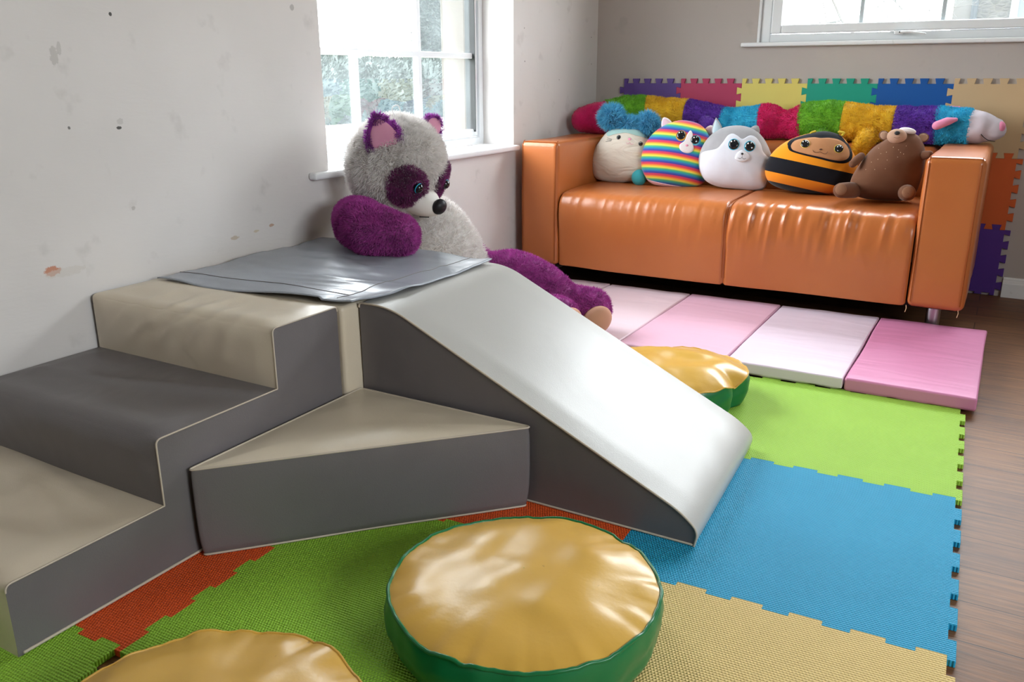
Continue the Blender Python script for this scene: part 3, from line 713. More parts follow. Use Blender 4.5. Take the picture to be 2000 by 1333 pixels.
for x in (SX0+.10, SX1-.095):
    for y in (-.76, -.14):
        V, F = tube([(x, y, .001), (x, y, .112)], .024, 48, cap=False); mesh('leg', V, F, M_chr, sofa, smooth=False)
        bevel(sofa.children[-1], .002)
for x, y in ((SX0+.16, -.862), (1.62, -.862), (1.785, -.858)):
    V, F = tube([(x, y, BZ+.004), (x+.002, y-.001, BZ-.006), (x-.001, y, BZ-.02)], .0014, 5); mesh('loose_thread', V, F, flat('thread', 'd9b58a', .8), sofa)

# ------------------------------------------------------------------ plush tools
class Pillow:
    """plush pad: outline radius by angle (x right, z up), front is -y"""
    def __init__(s, pts, ry, ez=1.0, flat0=None, yc=0):
        P = np.array(pts, float); n = len(P); C2 = np.vstack([P[-2:], P, P[:3]]); out = []
        for i in range(n):
            a, b, c, d = C2[i+1], C2[i+2], C2[i+3], C2[i+4]
            for f in np.linspace(0, 1, 10, endpoint=False): out.append(.5*((2*b)+(-a+c)*f+(2*a-5*b+4*c-d)*f*f+(-a+3*b-3*c+d)*f**3))
        out = np.array(out); s.a = np.arctan2(out[:, 1], out[:, 0]); s.r = np.hypot(out[:, 0], out[:, 1]); k = np.argsort(s.a); s.a = s.a[k]; s.r = s.r[k]; s.ry = ry; s.ez = ez; s.sd = 0; s.wr = 0
    def R(s, t): return np.interp(np.angle(np.exp(1j*np.asarray(t))), s.a, s.r, period=2*math.pi)
    def pt(s, t, q, side=-1, off=0.):
        """q in 0..pi/2: centre..rim on the front (side -1) or back (side 1)"""
        r = s.R(t)*np.sin(q); x = np.cos(t)*r; z = np.sin(t)*r; y = side*s.ry*np.cos(q)**s.ez+x*0
        P = np.stack([x, y, z], -1)
        if s.wr: P = P*(1+s.wr*fbm(P*14, s.sd, 2))[..., None]
        Nn = np.stack([x, y*2.2, z], -1); Nn = Nn/(np.linalg.norm(Nn, axis=-1, keepdims=True)+1e-9)
        return P+Nn*np.asarray(off)[..., None] if np.ndim(off) else P+Nn*off
    def mesh(s, nt=72, nq=22, off=0.):
        t = np.linspace(-math.pi, math.pi, nt, endpoint=False); q = np.linspace(.015, math.pi-.015, 2*nq)
        V = np.array([s.pt(t, (a if a < math.pi/2 else math.pi-a), -1 if a < math.pi/2 else 1, off) for a in q]).reshape(-1, 3)
        return V, gridF(2*nq, nt, False, True)+[tuple(range(nt)), tuple((2*nq-1)*nt+k for k in range(nt-1, -1, -1))]
    def front(s, x, z, off=0., side=-1):
        t = np.arctan2(z, x); q = np.arcsin(np.clip(np.hypot(x, z)/s.R(t), 0, .9995)); return s.pt(t, q, side, off)
    def patch(s, poly, off=.0015, rings=10, sub=8, side=-1, dome=0.):
        P = np.array(poly, float)
        if sub:
            m_ = len(P); C2 = np.vstack([P[-1:], P, P[:2]]); out = []
            for i in range(m_):
                a, b, c, d = C2[i:i+4]; out += [tuple(.5*((2*b)+(-a+c)*f+(2*a-5*b+4*c-d)*f*f+(-a+3*b-3*c+d)*f**3)) for f in np.linspace(0, 1, 6, endpoint=False)]
            P = np.array(out)
        c = P.mean(0); V = []
        for k in np.linspace(1, .06, rings):
            q = c+(P-c)*k; V.append(s.front(q[:, 0], q[:, 1], off*np.ones(len(P))*(1 if k < 1 else .2)+dome*math.sqrt(max(0, 1-k*k)), side))
        V = np.vstack(V+[s.front(c[0:1], c[1:2], np.array([off+dome]), side)]); n = len(P); return V, gridF(rings, n, False, True)+[((rings-1)*n+k, len(V)-1, (rings-1)*n+(k+1) % n) for k in range(n)]
def oval(cx, cz, rx, rz, rot=0, n=24):
    a = np.linspace(0, 2*math.pi, n, endpoint=False); x = rx*np.cos(a); z = rz*np.sin(a); c, s_ = math.cos(rot), math.sin(rot)
    return [(cx+c*p-s_*q, cz+s_*p+c*q) for p, q in zip(x, z)]
M_eye = flat('glossy_black_eye', '15171b', .12, .6); M_glint = flat('white_glint', 'f4f6f8', .3); M_blue = flat('turquoise_ring', '1fa9c9', .35)
M_yring = flat('yellow_ring', 'd6c03a', .4); M_pinknose = flat('pink_satin', 'e79ab4', .6); M_line = flat('black_stitch', '1b1b1e', .7)
def eye(pl, root, x, z, r, ring=None, rot=0):
    if ring: V, F = pl.patch(oval(x+.001, z-.002, r*1.22, r*1.25), .0012, 5, 0); mesh('eye_ring', V, F, ring, root, world=False)
    V, F = pl.patch(oval(x, z, r, r*1.05), .002, 7, 0, dome=r*.25); e = mesh('eye', V, F, M_eye, root, world=False)
    for dx, dz, k in ((-.42, .40, .24), (.12, .52, .17)):
        V, F = pl.patch(oval(x+dx*r, z+dz*r, r*k, r*k, n=12), .0028+r*.25, 3, 0); mesh('eye_glint', V, F, M_glint, e, world=False)
def stitch(pl, root, pts, r=.0008, mat=None, name='mouth'):
    P = spline(pts, 14) if len(pts) > 2 else np.array(pts, float)
    Q = pl.front(P[:, 0], P[:, 1], .0022); V, F = tube(Q, r, 5); return mesh(name, V, F, mat or M_line, root, world=False)
def plush(name, loc, rz, label, tilt=0, lean=0):
    return empty(name, loc, label, 'plush toy', rot=(rad(lean), rad(tilt), rad(rz)))
def stripes_mat(name, period, cols):
    m = Mat(name, cols[0], .85, .15, Sheen_Weight=.3); s = m.node('SeparateXYZ'); m.l.new(m.coord(), s.inputs[0])
    z = m.math('FRACT', m.math('DIVIDE', m.math('ADD', s.outputs['Z'], 10.), period)); n = len(cols)
    c = m.ramp(z, [((i+.5)/(n+.0), c_) for i, c_ in enumerate(cols)]); m.mix(1., c); m.bump(m.noise(300, 2), .0006, .35); return m.m
def zband(name, stops):
    """hard bands by height: stops [(z, colour)] ascending, z in metres from -.15 to .15"""
    m = Mat(name, stops[0][1], .85, .15, Sheen_Weight=.3); s = m.node('SeparateXYZ'); m.l.new(m.coord(), s.inputs[0])
    v = m.math('DIVIDE', m.math('ADD', s.outputs['Z'], .15), .3, True)
    m.mix(1., m.ramp(v, [((z+.15)/.3, c) for z, c in stops], 'CONSTANT')); m.bump(m.noise(300, 2), .0006, .35); return m.m
SEAT = ZS+.003

def loc(pts, cx, cy, s): return [((x-cx)*s, (cy-y)*s) for x, y in pts]
def z3(pts): return [(1100+x/4.348, 120+y/4.348) for x, y in pts]
def z4(pts): return [(1460+x/3.704, 120+y/3.704) for x, y in pts]
# ------------------------------------------------------------------ cream mouse-like cushion with blue bunches
s = .00232; cx, cy = 1213, 313
r = plush('plush_cushion_toy', (.335, -.44, SEAT+.118), 12, 'cream round plush with fluffy blue bunches and whiskers beside the left sofa arm', lean=-6)
pl = Pillow(loc([(1154, 335), (1160, 303), (1183, 270), (1212, 261), (1247, 264), (1268, 290), (1274, 328), (1265, 356), (1230, 364), (1190, 364), (1163, 357)], cx, cy, s), .088, .8); pl.wr = .03; pl.sd = 3
m = Mat('cream_velour', 'd8cec0', .8, .2, Sheen_Weight=.4); m.bump(m.noise(16, 2, co=m.coord((.5, 1, 1.6)), dist=1.2), .012, .8).bump(m.noise(400, 2), .0006, .3)
V, F = pl.mesh(); mesh('body', V, F, m.m, r, world=False)
L_ = lambda pts: loc(z3(pts), cx, cy, s)
V, F = pl.patch(L_([(365, 650), (430, 632), (550, 622), (660, 640), (735, 665), (725, 700), (640, 678), (540, 662), (440, 668), (385, 685)]), .002); mesh('forehead_band', V, F, velvet('pale_teal_velvet', 'a9c9c4'), r, world=False)
for x, z in L_([(485, 700), (667, 745)]): eye(pl, r, x, z, 3.9*s)
(x, z), = L_([(577, 712)]); V, F = pl.patch(oval(x, z, 3.2*s, 2.2*s), .002, 4, 0); mesh('nose', V, F, M_pinknose, r, world=False)
stitch(pl, r, L_([(552, 742), (568, 752), (580, 738), (594, 755), (608, 748)]), .0008, M_pinknose)
for a, b in (((382, 700), (430, 716)), ((374, 732), (426, 727)), ((382, 716), (428, 722))): stitch(pl, r, L_([a, b]), .0008, M_line, 'whisker')
M_bluefur = furmat('sky_blue_fur', '6cc4e4', '3fa4d0')
for nm, (px_, py_), rr, sd, n in (('hair_bunch', (1190, 241), .042, 1, 3600), ('hair_bunch', (1262, 252), .033, 2, 2800), ('fringe', (1224, 255), .026, 3, 3000)):
    (x, z), = loc([(px_, py_)], cx, cy, s); V, F = ball((x, -.005, z), (rr*(1.7 if nm == 'fringe' else 1.), rr*.8, rr*(.55 if nm == 'fringe' else .9)))
    furry(nm, V, F, n, .036, M_bluefur, r, False, wd=.003, seed=sd, jit=.9)
(x, z), = loc([(1252, 356)], cx, cy, s); V, F = ball((x+.006, -.062, z+.004), (.034, .03, .036)); mesh('foot', V, F, velvet('teal_velvet', '3f9aa2'), r, world=False)

# ------------------------------------------------------------------ rainbow cat cushion
s = .00224; cx, cy = 1322, 310
r = plush('plush_cushion_toy', (.60, -.455, SEAT+.128), 12, 'rainbow striped plush cat cushion with white muzzle', lean=-6)
pl = Pillow(loc([(1254, 318), (1262, 285), (1287, 258), (1325, 243), (1362, 250), (1382, 273), (1390, 310), (1386, 345), (1370, 365), (1330, 370), (1282, 366), (1260, 345)], cx, cy, s), .085, .75)
m = Mat('rainbow_plush', 'd85060', .85, .15, Sheen_Weight=.3); sp = m.node('SeparateXYZ'); m.l.new(m.coord(), sp.inputs[0])
zz_ = m.math('ADD', m.math('ADD', sp.outputs['Z'], m.math('MULTIPLY', sp.outputs['X'], .13)), m.math('MULTIPLY', m.math('MULTIPLY', sp.outputs['X'], sp.outputs['X']), .6))
fz = m.math('FRACT', m.math('DIVIDE', m.math('ADD', zz_, 10.), .0470)); cols = ['4a3f96', '3268b4', '2a9aa6', '4fb070', 'e6da52', 'f0a63a', 'de4a4c', 'c43c6c']
m.mix(1., m.ramp(fz, [((i+.5)/8, c) for i, c in enumerate(cols)])); m.bump(m.noise(300, 2), .0006, .3)
V, F = pl.mesh(); mesh('body', V, F, m.m, r, world=False)
L_ = lambda pts: loc(z3(pts), cx, cy, s); M_wplush = velvet('white_velvet', 'e4dcdc')
V, F = pl.patch(L_([(1080, 622), (1102, 655), (1092, 705), (1112, 735), (1118, 780), (1085, 805), (1040, 800), (1008, 775), (1005, 738), (1040, 708), (1055, 660)]), .003); mesh('muzzle', V, F, M_wplush, r, world=False)
(x, z), = L_([(1008, 662)]); eye(pl, r, x, z, 8.2*s, flat('gold_ring', 'c78f3e', .4)); (x, z), = L_([(1126, 697)]); eye(pl, r, x, z, 7.8*s, M_blue)
(x, z), = L_([(1062, 745)]); V, F = pl.patch(oval(x, z, 3.4*s, 2.4*s), .0045, 4, 0); mesh('nose', V, F, M_pinknose, r, world=False)
for pts in ([(1062, 755), (1060, 775), (1040, 782)], [(1060, 775), (1075, 785), (1085, 778)]): stitch(pl, r, L_(pts), .0009, M_pinknose)
for a, b in (((1012, 752), (1038, 758)), ((1012, 768), (1038, 766)), ((1088, 765), (1112, 762)), ((1088, 772), (1114, 780))): stitch(pl, r, L_([a, b]), .0006, M_pinknose, 'whisker')
V, F = pl.patch(L_([(705, 1015), (760, 1035), (900, 1062), (1040, 1082), (1000, 1090), (850, 1082), (745, 1058)]), .002); mesh('base_panel', V, F, velvet('pale_pink_velvet', 'ecc6d2'), r, world=False)
def ear(root, c, d, w_, h, t, mo, mi_, nrm=(0, -1, 0), bend=0., furn=0, L=.01, seed=5, pointed=.45):
    c0 = np.array(c, float)
    """ear: d outward direction, nrm facing; outer shell + inner lining"""
    d = np.array(d, float); d /= np.linalg.norm(d); nrm = np.array(nrm, float); nrm -= d*(nrm@d); nrm /= np.linalg.norm(nrm); sd = np.cross(d, nrm)
    def f(D, P):
        k = np.clip((P[:, 2]+h)/(2*h), 0, 1); P = P.copy(); P[:, 1] *= 1-pointed*k**2; P[:, 0] += bend*k**2; return P
    ax = [nrm, sd, d]; V, F = ball(np.array(c), (t, w_, h), ax, 28, 18, f)
    e = furry('ear', V, F, furn, L, mo, root, root.rotation_euler.x == 0 and root.rotation_euler.z == 0, wd=.002, seed=seed, mask=lambda P: ((P-c0)@nrm < t*.25) | (np.abs((P-c0)@sd) > w_*.6) | ((P-c0)@d > h*.6)) if furn else mesh('ear', V, F, mo, root, world=(root.rotation_euler.z == 0))
    V, F = ball(np.array(c)+nrm*t*.55-d*h*.06, (t*.7, w_*.80, h*.84), ax, 28, 18, f)
    mesh('inner_ear', V, F, mi_, e, world=(root.rotation_euler.z == 0)); return e
(x, z), = L_([(862, 565)]); ear(r, (x, .0, z), (-.5, 0, 1), .026, .030, .010, M_wplush, velvet('pinkish_velvet', 'd9b6c4'))
(x, z), = L_([(1232, 610)]); ear(r, (x-.006, .02, z), (.4, 0, 1), .022, .022, .010, M_wplush, velvet('pinkish_velvet', 'd9b6c4'))

# ------------------------------------------------------------------ husky cushion
s = .00217; cx, cy = 1433, 320
r = plush('plush_cushion_toy', (.862, -.455, SEAT+.122), 12, 'grey and white husky plush cushion with turquoise eyes in the middle of the row', lean=-6)
pl = Pillow(loc([(1363, 316), (1371, 290), (1387, 270), (1410, 257), (1445, 256), (1472, 269), (1489, 290), (1502, 322), (1496, 362), (1480, 376), (1422, 376), (1384, 366), (1367, 346)], cx, cy, s), .085, .75); pl.wr = .012
M_gry = velvet('grey_velvet', '9d9b9e', 'aeadb0'); M_wht = velvet('snow_velvet', 'd5d6df', 'c6c4cc')
V, F = pl.mesh(); mesh('body', V, F, M_gry, r, world=False)
L_ = lambda pts: loc(z3(pts), cx, cy, s)
V, F = pl.patch(L_([(1158, 850), (1185, 812), (1290, 785), (1335, 735), (1370, 680), (1410, 660), (1450, 675), (1495, 702), (1550, 674), (1600, 690), (1640, 740), (1665, 800), (1725, 860), (1735, 900), (1712, 1050), (1640, 1105), (1400, 1105), (1235, 1065), (1172, 970)]), .0035, 14); mesh('face_panel', V, F, M_wht, r, world=False)
V, F = pl.patch(L_([(1445, 855), (1465, 810), (1505, 792), (1548, 812), (1565, 850), (1548, 880), (1505, 892), (1462, 880)]), .006, 8, dome=.006); mesh('muzzle', V, F, velvet('muzzle_velvet', 'dcdde4'), r, world=False)
for p_, rr in (((1430, 750), 10.2), ((1556, 762), 9.6)):
    (x, z), = L_([p_])
    for (off_, k, mm, nn) in ((.0045, 1.2, M_blue, 'eye_ring'), (.0055, 1., M_eye, 'eye')):
        V, F = pl.patch(oval(x, z, rr*s*k, rr*s*k), off_, 6, 0, dome=rr*s*.25 if k == 1 else 0); e = mesh(nn, V, F, mm, r, world=False)
    for dx, dz, k in ((-.42, .40, .24), (.12, .52, .17)):
        V, F = pl.patch(oval(x+dx*rr*s, z+dz*rr*s, rr*s*k, rr*s*k, n=12), .0062+rr*s*.25, 3, 0); mesh('eye_glint', V, F, M_glint, e, world=False)
(x, z), = L_([(1502, 825)]); V, F = pl.patch(oval(x, z, 3.2*s, 2.4*s), .0125, 4, 0, dome=.002); mesh('nose', V, F, M_eye, r, world=False)
for pts in ([(1502, 832), (1502, 850), (1490, 862), (1476, 858)], [(1502, 850), (1515, 864), (1532, 860)]):
    P = spline(L_(pts), 12); Q = pl.front(P[:, 0], P[:, 1], .0115); V, F = tube(Q, .0008, 5); mesh('mouth', V, F, M_line, r, world=False)
(x, z), = L_([(1262, 600)]); ear(r, (x+.004, -.0, z-.004), (-.15, -.15, 1), .026, .042, .010, M_gry, velvet('pale_blue_velvet', 'b9cdd6'), pointed=.8)
(x, z), = L_([(1582, 618)]); ear(r, (x, .0, z-.004), (.5, -.3, 1), .024, .022, .010, M_gry, M_gry, pointed=.4)

# ------------------------------------------------------------------ bee cushion
s = .00208; cx, cy = 1583, 333
r = plush('plush_cushion_toy', (1.168, -.455, SEAT+.115), 12, 'orange and black striped plush bee cushion with tan face', lean=-6)
pl = Pillow(loc([(1498, 346), (1504, 320), (1522, 298), (1546, 283), (1576, 273), (1606, 269), (1635, 279), (1655, 304), (1668, 331), (1666, 358), (1652, 378), (1618, 387), (1554, 385), (1511, 371)], cx, cy, s), .10, .75)
m = Mat('bee_plush', 'e58a1e', .85, .12, Sheen_Weight=.15); sp = m.node('SeparateXYZ'); m.l.new(m.coord(), sp.inputs[0])
v = m.math('DIVIDE', m.math('ADD', m.math('ADD', sp.outputs['Z'], m.math('MULTIPLY', sp.outputs['X'], .19)), .15), .3, True)
st3 = [(-.15, '14151c'), (-.098, 'e0851c'), (-.060, '14151c'), (0.0, 'e9931f')]
m.mix(1., m.ramp(v, [((z+.15)/.3, c) for z, c in st3], 'CONSTANT')); m.bump(m.noise(300, 2), .0006, .3)
V, F = pl.mesh(); mesh('body', V, F, m.m, r, world=False)
L_ = lambda pts: loc(z4(pts), cx, cy, s); M_navy = velvet('black_velvet', '17181f')
hood = [(296, 640), (330, 602), (420, 572), (540, 548), (640, 580), (700, 640), (738, 715), (722, 752), (700, 700), (670, 650), (600, 610), (500, 604), (400, 604), (330, 625), (300, 660)]
V, F = pl.patch(L_([(290, 660), (305, 615), (430, 570), (540, 550), (650, 588), (712, 672), (700, 660), (640, 640), (500, 630), (400, 625)]), .002, 10); mesh('hood', V, F, M_navy, r, world=False)
face = [(298, 655), (325, 622), (395, 604), (455, 598), (500, 603), (560, 600), (630, 612), (685, 648), (712, 700), (703, 742), (660, 762), (590, 757), (500, 738), (400, 718), (325, 698), (302, 680)]
fc = np.array(face).mean(0)
V, F = pl.patch(L_([tuple(fc+(np.array(p)-fc)*(1.05, 1.13)) for p in face]), .003, 10); mesh('face_border', V, F, M_navy, r, world=False)
V, F = pl.patch(L_([tuple(fc+(np.array(p)-fc)*.985) for p in face]), .0055, 10); mesh('face_panel', V, F, velvet('tan_velvet', 'c08a62', 'b27c56'), r, world=False)
for p_ in ((403, 650), (622, 678)):
    (x, z), = L_([p_]); rr = 8.6
    for (off_, k, mm, nn) in ((.0062, 1.16, M_yring, 'eye_ring'), (.0068, 1., M_eye, 'eye')):
        V, F = pl.patch(oval(x, z, rr*s*k, rr*s*.92*k), off_, 6, 0, dome=rr*s*.25 if k == 1 else 0); e = mesh(nn, V, F, mm, r, world=False)
    for dx, dz, k in ((-.42, .30, .2), (.12, .42, .2), (.5, .2, .15)):
        V, F = pl.patch(oval(x+dx*rr*s, z+dz*rr*s, rr*s*k, rr*s*k, n=12), .0075+rr*s*.25, 3, 0); mesh('eye_glint', V, F, M_glint, e, world=False)
def stitch2(pts, off, mat, r_=.0009, nm='mouth'):
    P = spline(L_(pts), 14); Q = pl.front(P[:, 0], P[:, 1], off); V, F = tube(Q, r_, 5); mesh(nm, V, F, mat, r, world=False)
M_brn = flat('brown_stitch', '5a3320', .7)
stitch2([(456, 692), (464, 705), (485, 707), (505, 702), (525, 714), (543, 714), (550, 700)], .0075, M_brn)
(x, z), = L_([(506, 686)]); V, F = pl.patch(oval(x, z, 3*s, 1.8*s), .0085, 4, 0); mesh('nose', V, F, M_brn, r, world=False)
for p_, q_ in (((440, 572), (462, 556)), ((655, 570), (620, 556))):
    pts = spline([(p_[0]-10, p_[1]+8), (p_[0]-2, p_[1]-8), q_], 10); P = np.array(L_(pts)); V, F = tube(np.c_[P[:, 0], np.full(len(P), -.03), P[:, 1]], .0045, 8); mesh('antenna', V, F, velvet('yellow_velvet', 'cbb03a'), r, world=False)

# ------------------------------------------------------------------ brown bear cushion
s = .00197; cx, cy = 1740, 335
r = plush('plush_bear', (1.468, -.545, SEAT+.120), 8, 'brown plush bear leaning back against the right sofa arm', lean=-10)
pl = Pillow(loc([(1757, 264), (1735, 275), (1711, 294), (1692, 320), (1678, 350), (1676, 371), (1692, 389), (1730, 394), (1765, 393), (1789, 384), (1799, 357), (1803, 325), (1800, 295), (1785, 271)], cx, cy, s), .092, .75); pl.wr = .012
M_bear = velvet('brown_velvet', '6e4b38', '5e3e2e'); M_tan = velvet('muzzle_tan', 'b3907a'); L_ = lambda pts: loc(z4(pts), cx, cy, s)
V, F = pl.mesh(); mesh('body', V, F, M_bear, r, world=False)
(x, z), = L_([(1065, 578)]); V, F = ball((x, -.065, z), (.034, .026, .027)); mz = mesh('muzzle', V, F, M_tan, r, world=False)
V, F = ball((x-.001, -.090, z+.009), (.0095, .006, .0075)); mesh('nose', V, F, M_line, mz, world=False)
V, F = tube([(x-.010, -.0885, z-.006), (x, -.0895, z-.009), (x+.010, -.0885, z-.006)], .0008, 5); mesh('mouth', V, F, M_brn, mz, world=False)
for p_, dr in (((985, 562), (-1, 0, .7)), ((1238, 572), (1, 0, .2))):
    (x, z), = L_([p_]); ear(r, (x, -.01, z), dr, .018, .020, .008, M_bear, M_tan, pointed=.1)
(x, z), = L_([(1130, 525)]); V, F = ball((x, -.035, z-.004), (.030, .016, .012), ax=[(1, 0, -.15), (0, 1, 0), (.15, 0, 1)]); mesh('white_tuft', V, F, M_wplush, r, world=False)
for a, b in (((850, 715), (800, 775)), ((1225, 705), (1282, 695))):
    (xa, za), (xb, zb) = L_([a, b]); V, F = tube([(xa, -.035, za), ((xa+xb)/2, -.055, (za+zb)/2), (xb, -.065, zb)], [.014, .016, .014], 16); mesh('arm', V, F, M_bear, r, world=False)
for a, b in (((830, 985), (745, 978)), ((1170, 975), (1172, 1000))):
    (xa, za), (xb, zb) = L_([a, b]); zb = max(zb, -.092)
    V, F = tube([(xa, -.03, zb+.008), ((xa+xb)/2, -.08, zb+.004), (xb, -.125, zb)], [.030, .030, .028], 18); lg = mesh('leg', V, F, M_bear, r, world=False)
    V, F = ball((xb, -.146, zb+.002), (.020, .007, .021)); mesh('foot_pad', V, F, velvet('foot_velvet', '84604a'), lg, world=False)
M_dot = flat('pale_stitch', 'b59a80', .8)
for p_ in ((958, 660), (975, 700), (1010, 690), (1050, 655), (1085, 672), (1100, 690), (1130, 645), (920, 760), (890, 812), (948, 812), (1015, 805), (1020, 745), (1085, 722), (960, 740), (1120, 700)):
    (x, z), = L_([p_]); V, F = pl.patch(oval(x, z, .0013, .0018, n=8), .0012, 3, 0); mesh('stitch', V, F, M_dot, r, world=False)

# ------------------------------------------------------------------ long striped plush on the sofa back
path = spline([(.092, -.33, .706, .060), (.12, -.31, .708, .070), (.20, -.25, .716, .079), (.30, -.19, .722, .085), (.44, -.16, .720, .083), (.62, -.15, .710, .075), (.72, -.15, .698, .066), (.80, -.15, .696, .067), (.90, -.15, .702, .076), (.975, -.15, .70, .056),
               (1.05, -.15, .704, .072), (1.15, -.15, .716, .080), (1.25, -.15, .714, .077), (1.34, -.15, .708, .071), (1.50, -.15, .704, .075), (1.62, -.155, .706, .073), (1.70, -.16, .704, .069), (1.755, -.165, .700, .060), (1.79, -.17, .694, .049)], 260)
sk = empty('draught_excluder_plush', (.9, -.15, .64), 'long rainbow plush animal stretched along the sofa back', 'plush toy')
bnd = [0, .18, .345, .53, .70, .88, 1.055, 1.225, 1.43, 1.59, 1.705, 9]
FC2 = {'pink': furmat('pink_fur', 'e0206f', 'c4155a'), 'green': furmat('green_fur', '7abf2c', '5a9c1c'), 'yellow': furmat('yellow_fur', 'f0c42c', 'd6a41a'), 'purple': furmat('purple_fur', '6f3ab2', '54288f'), 'cyan': furmat('cyan_fur', '40c6e8', '26a8cf')}
names = ['pink', 'green', 'yellow', 'purple', 'cyan', 'pink', 'green', 'yellow', 'purple', 'cyan', 'muzzle']
for k in range(11):
    q = path[(path[:, 0] >= bnd[k]-.006) & (path[:, 0] <= bnd[k+1]+.006)]
    rr = q[:, 3]*(1+.05*fbm(np.c_[q[:, 0]*14, q[:, 0]*0, q[:, 0]*0], 2, 2)); first, last = k == 0, k == 10
    V, F = tube(q[:, :3], rr*(1 if not last else 1.), 36, cap=first or last)
    V = np.array(V); nz_ = fbm(V*16, 4, 2)*.006; ctr = np.array([[np.interp(v[0], path[:, 0], path[:, 1]), np.interp(v[0], path[:, 0], path[:, 2])] for v in V]); dv = V[:, 1:]-ctr; V[:, 1:] += dv/np.linalg.norm(dv, axis=1)[:, None].clip(.01)*nz_[:, None]
    V[:, 2] = np.maximum(V[:, 2], .641)
    nm = names[k]
    if last: o = mesh('muzzle', V, F, velvet('pale_muzzle', 'cdc3cc'), sk); o['label'] = 'pale satin muzzle'; mzz = o
    else:
        o = furry('head' if k == 9 else 'body_section', V, F, 4500 if k == 0 else 9500, .005 if k == 0 else .0105, FC2[nm], sk, wd=.0018, seed=40+k, jit=.6)
        o['label'] = nm+' fur'+(' head' if k == 9 else ' section')
def limb(nm, pts, rr, mat, n, parent=sk, L=.013, seed=1):
    V, F = tube(spline(pts, 14), np.interp(np.linspace(0, 1, 14), np.linspace(0, 1, len(rr)), rr), 20); return furry(nm, V, F, n, L, mat, parent, wd=.0024, seed=seed)
limb('foot', [(.64, -.20, .70), (.665, -.235, .69)], [.036, .034], FC2['purple'], 900, L=.006)['label'] = 'purple foot'
limb('foot', [(.845, -.20, .66), (.84, -.245, .655)], [.03, .026], FC2['cyan'], 700)['label'] = 'cyan foot'
limb('foot', [(1.16, -.20, .665), (1.15, -.255, .65)], [.034, .03], FC2['green'], 900)['label'] = 'green foot'
limb('foot', [(1.345, -.21, .665), (1.33, -.262, .64), (1.318, -.292, .585)], [.036, .032, .028], FC2['yellow'], 1500)['label'] = 'yellow foot'
for sy, yy, zz_ in ((1, -.235, .735), (-1, -.105, .775)):
    V, F = tube([(1.655, yy, zz_), (1.63, yy-.012*sy, zz_-.006), (1.595, yy-.022*sy, zz_-.022)], [.009, .018, .019], 14, flatz=.9); mesh('ear', V, F, velvet('pink_ear', 'e28fb0'), sk)
V, F = ball((1.812, -.185, .708), (.019, .021, .023)); mesh('nose', V, F, velvet('pink_nose', 'e38bab'), mzz)
P = []
for t in np.linspace(0, 1, 14):
    x = 1.752+.05*t; c_ = np.array([np.interp(x, path[:, 0], path[:, 1]), np.interp(x, path[:, 0], path[:, 2])]); rr = np.interp(x, path[:, 0], path[:, 3])+.001; a = rad(18+34*math.sin(t*math.pi*.5))
    P.append((x, c_[0]-rr*math.cos(a), max(c_[1]-rr*math.sin(a), .645)))
V, F = tube(P, .0014, 6); mesh('mouth', V, F, M_line, mzz)

# ------------------------------------------------------------------ big plush bear on the floor by the window
pd = empty('giant_plush_bear', (.25, -1.8, .0135), 'giant white and purple plush bear slumped under the window behind the platform', 'plush toy')
M_pw = furmat('white_long_fur', 'ece8e5', 'e0dad6'); M_pp = furmat('purple_long_fur', 'b4489f', '8c2f7c'); M_pd = furmat('dark_purple_fur', '86306f', '66235a')
C0 = np.array([.205, -1.93, .640]); f_ = np.array([.90, -.04, -.42]); f_ /= np.linalg.norm(f_); u_ = np.array([.42, 0, .905]); u_ -= f_*(u_@f_); u_ /= np.linalg.norm(u_); l_ = np.cross(u_, f_)
AXS = [f_, l_, u_]; HR = np.array([.140, .155, .146])
V, F = ball(C0, HR, AXS, 48, 32); furry('head', V, F, 44000, .021, M_pw, pd, wd=.0017, seed=3, comb=(0, 0, -.6))['label'] = 'white furry head'
head = pd.children[-1]
def hp(l, u, off): # point on the front of the head
    return C0+f_*(HR[0]*math.sqrt(max(0, 1-(l/HR[1])**2-(u/HR[2])**2))+off)+l_*l+u_*u
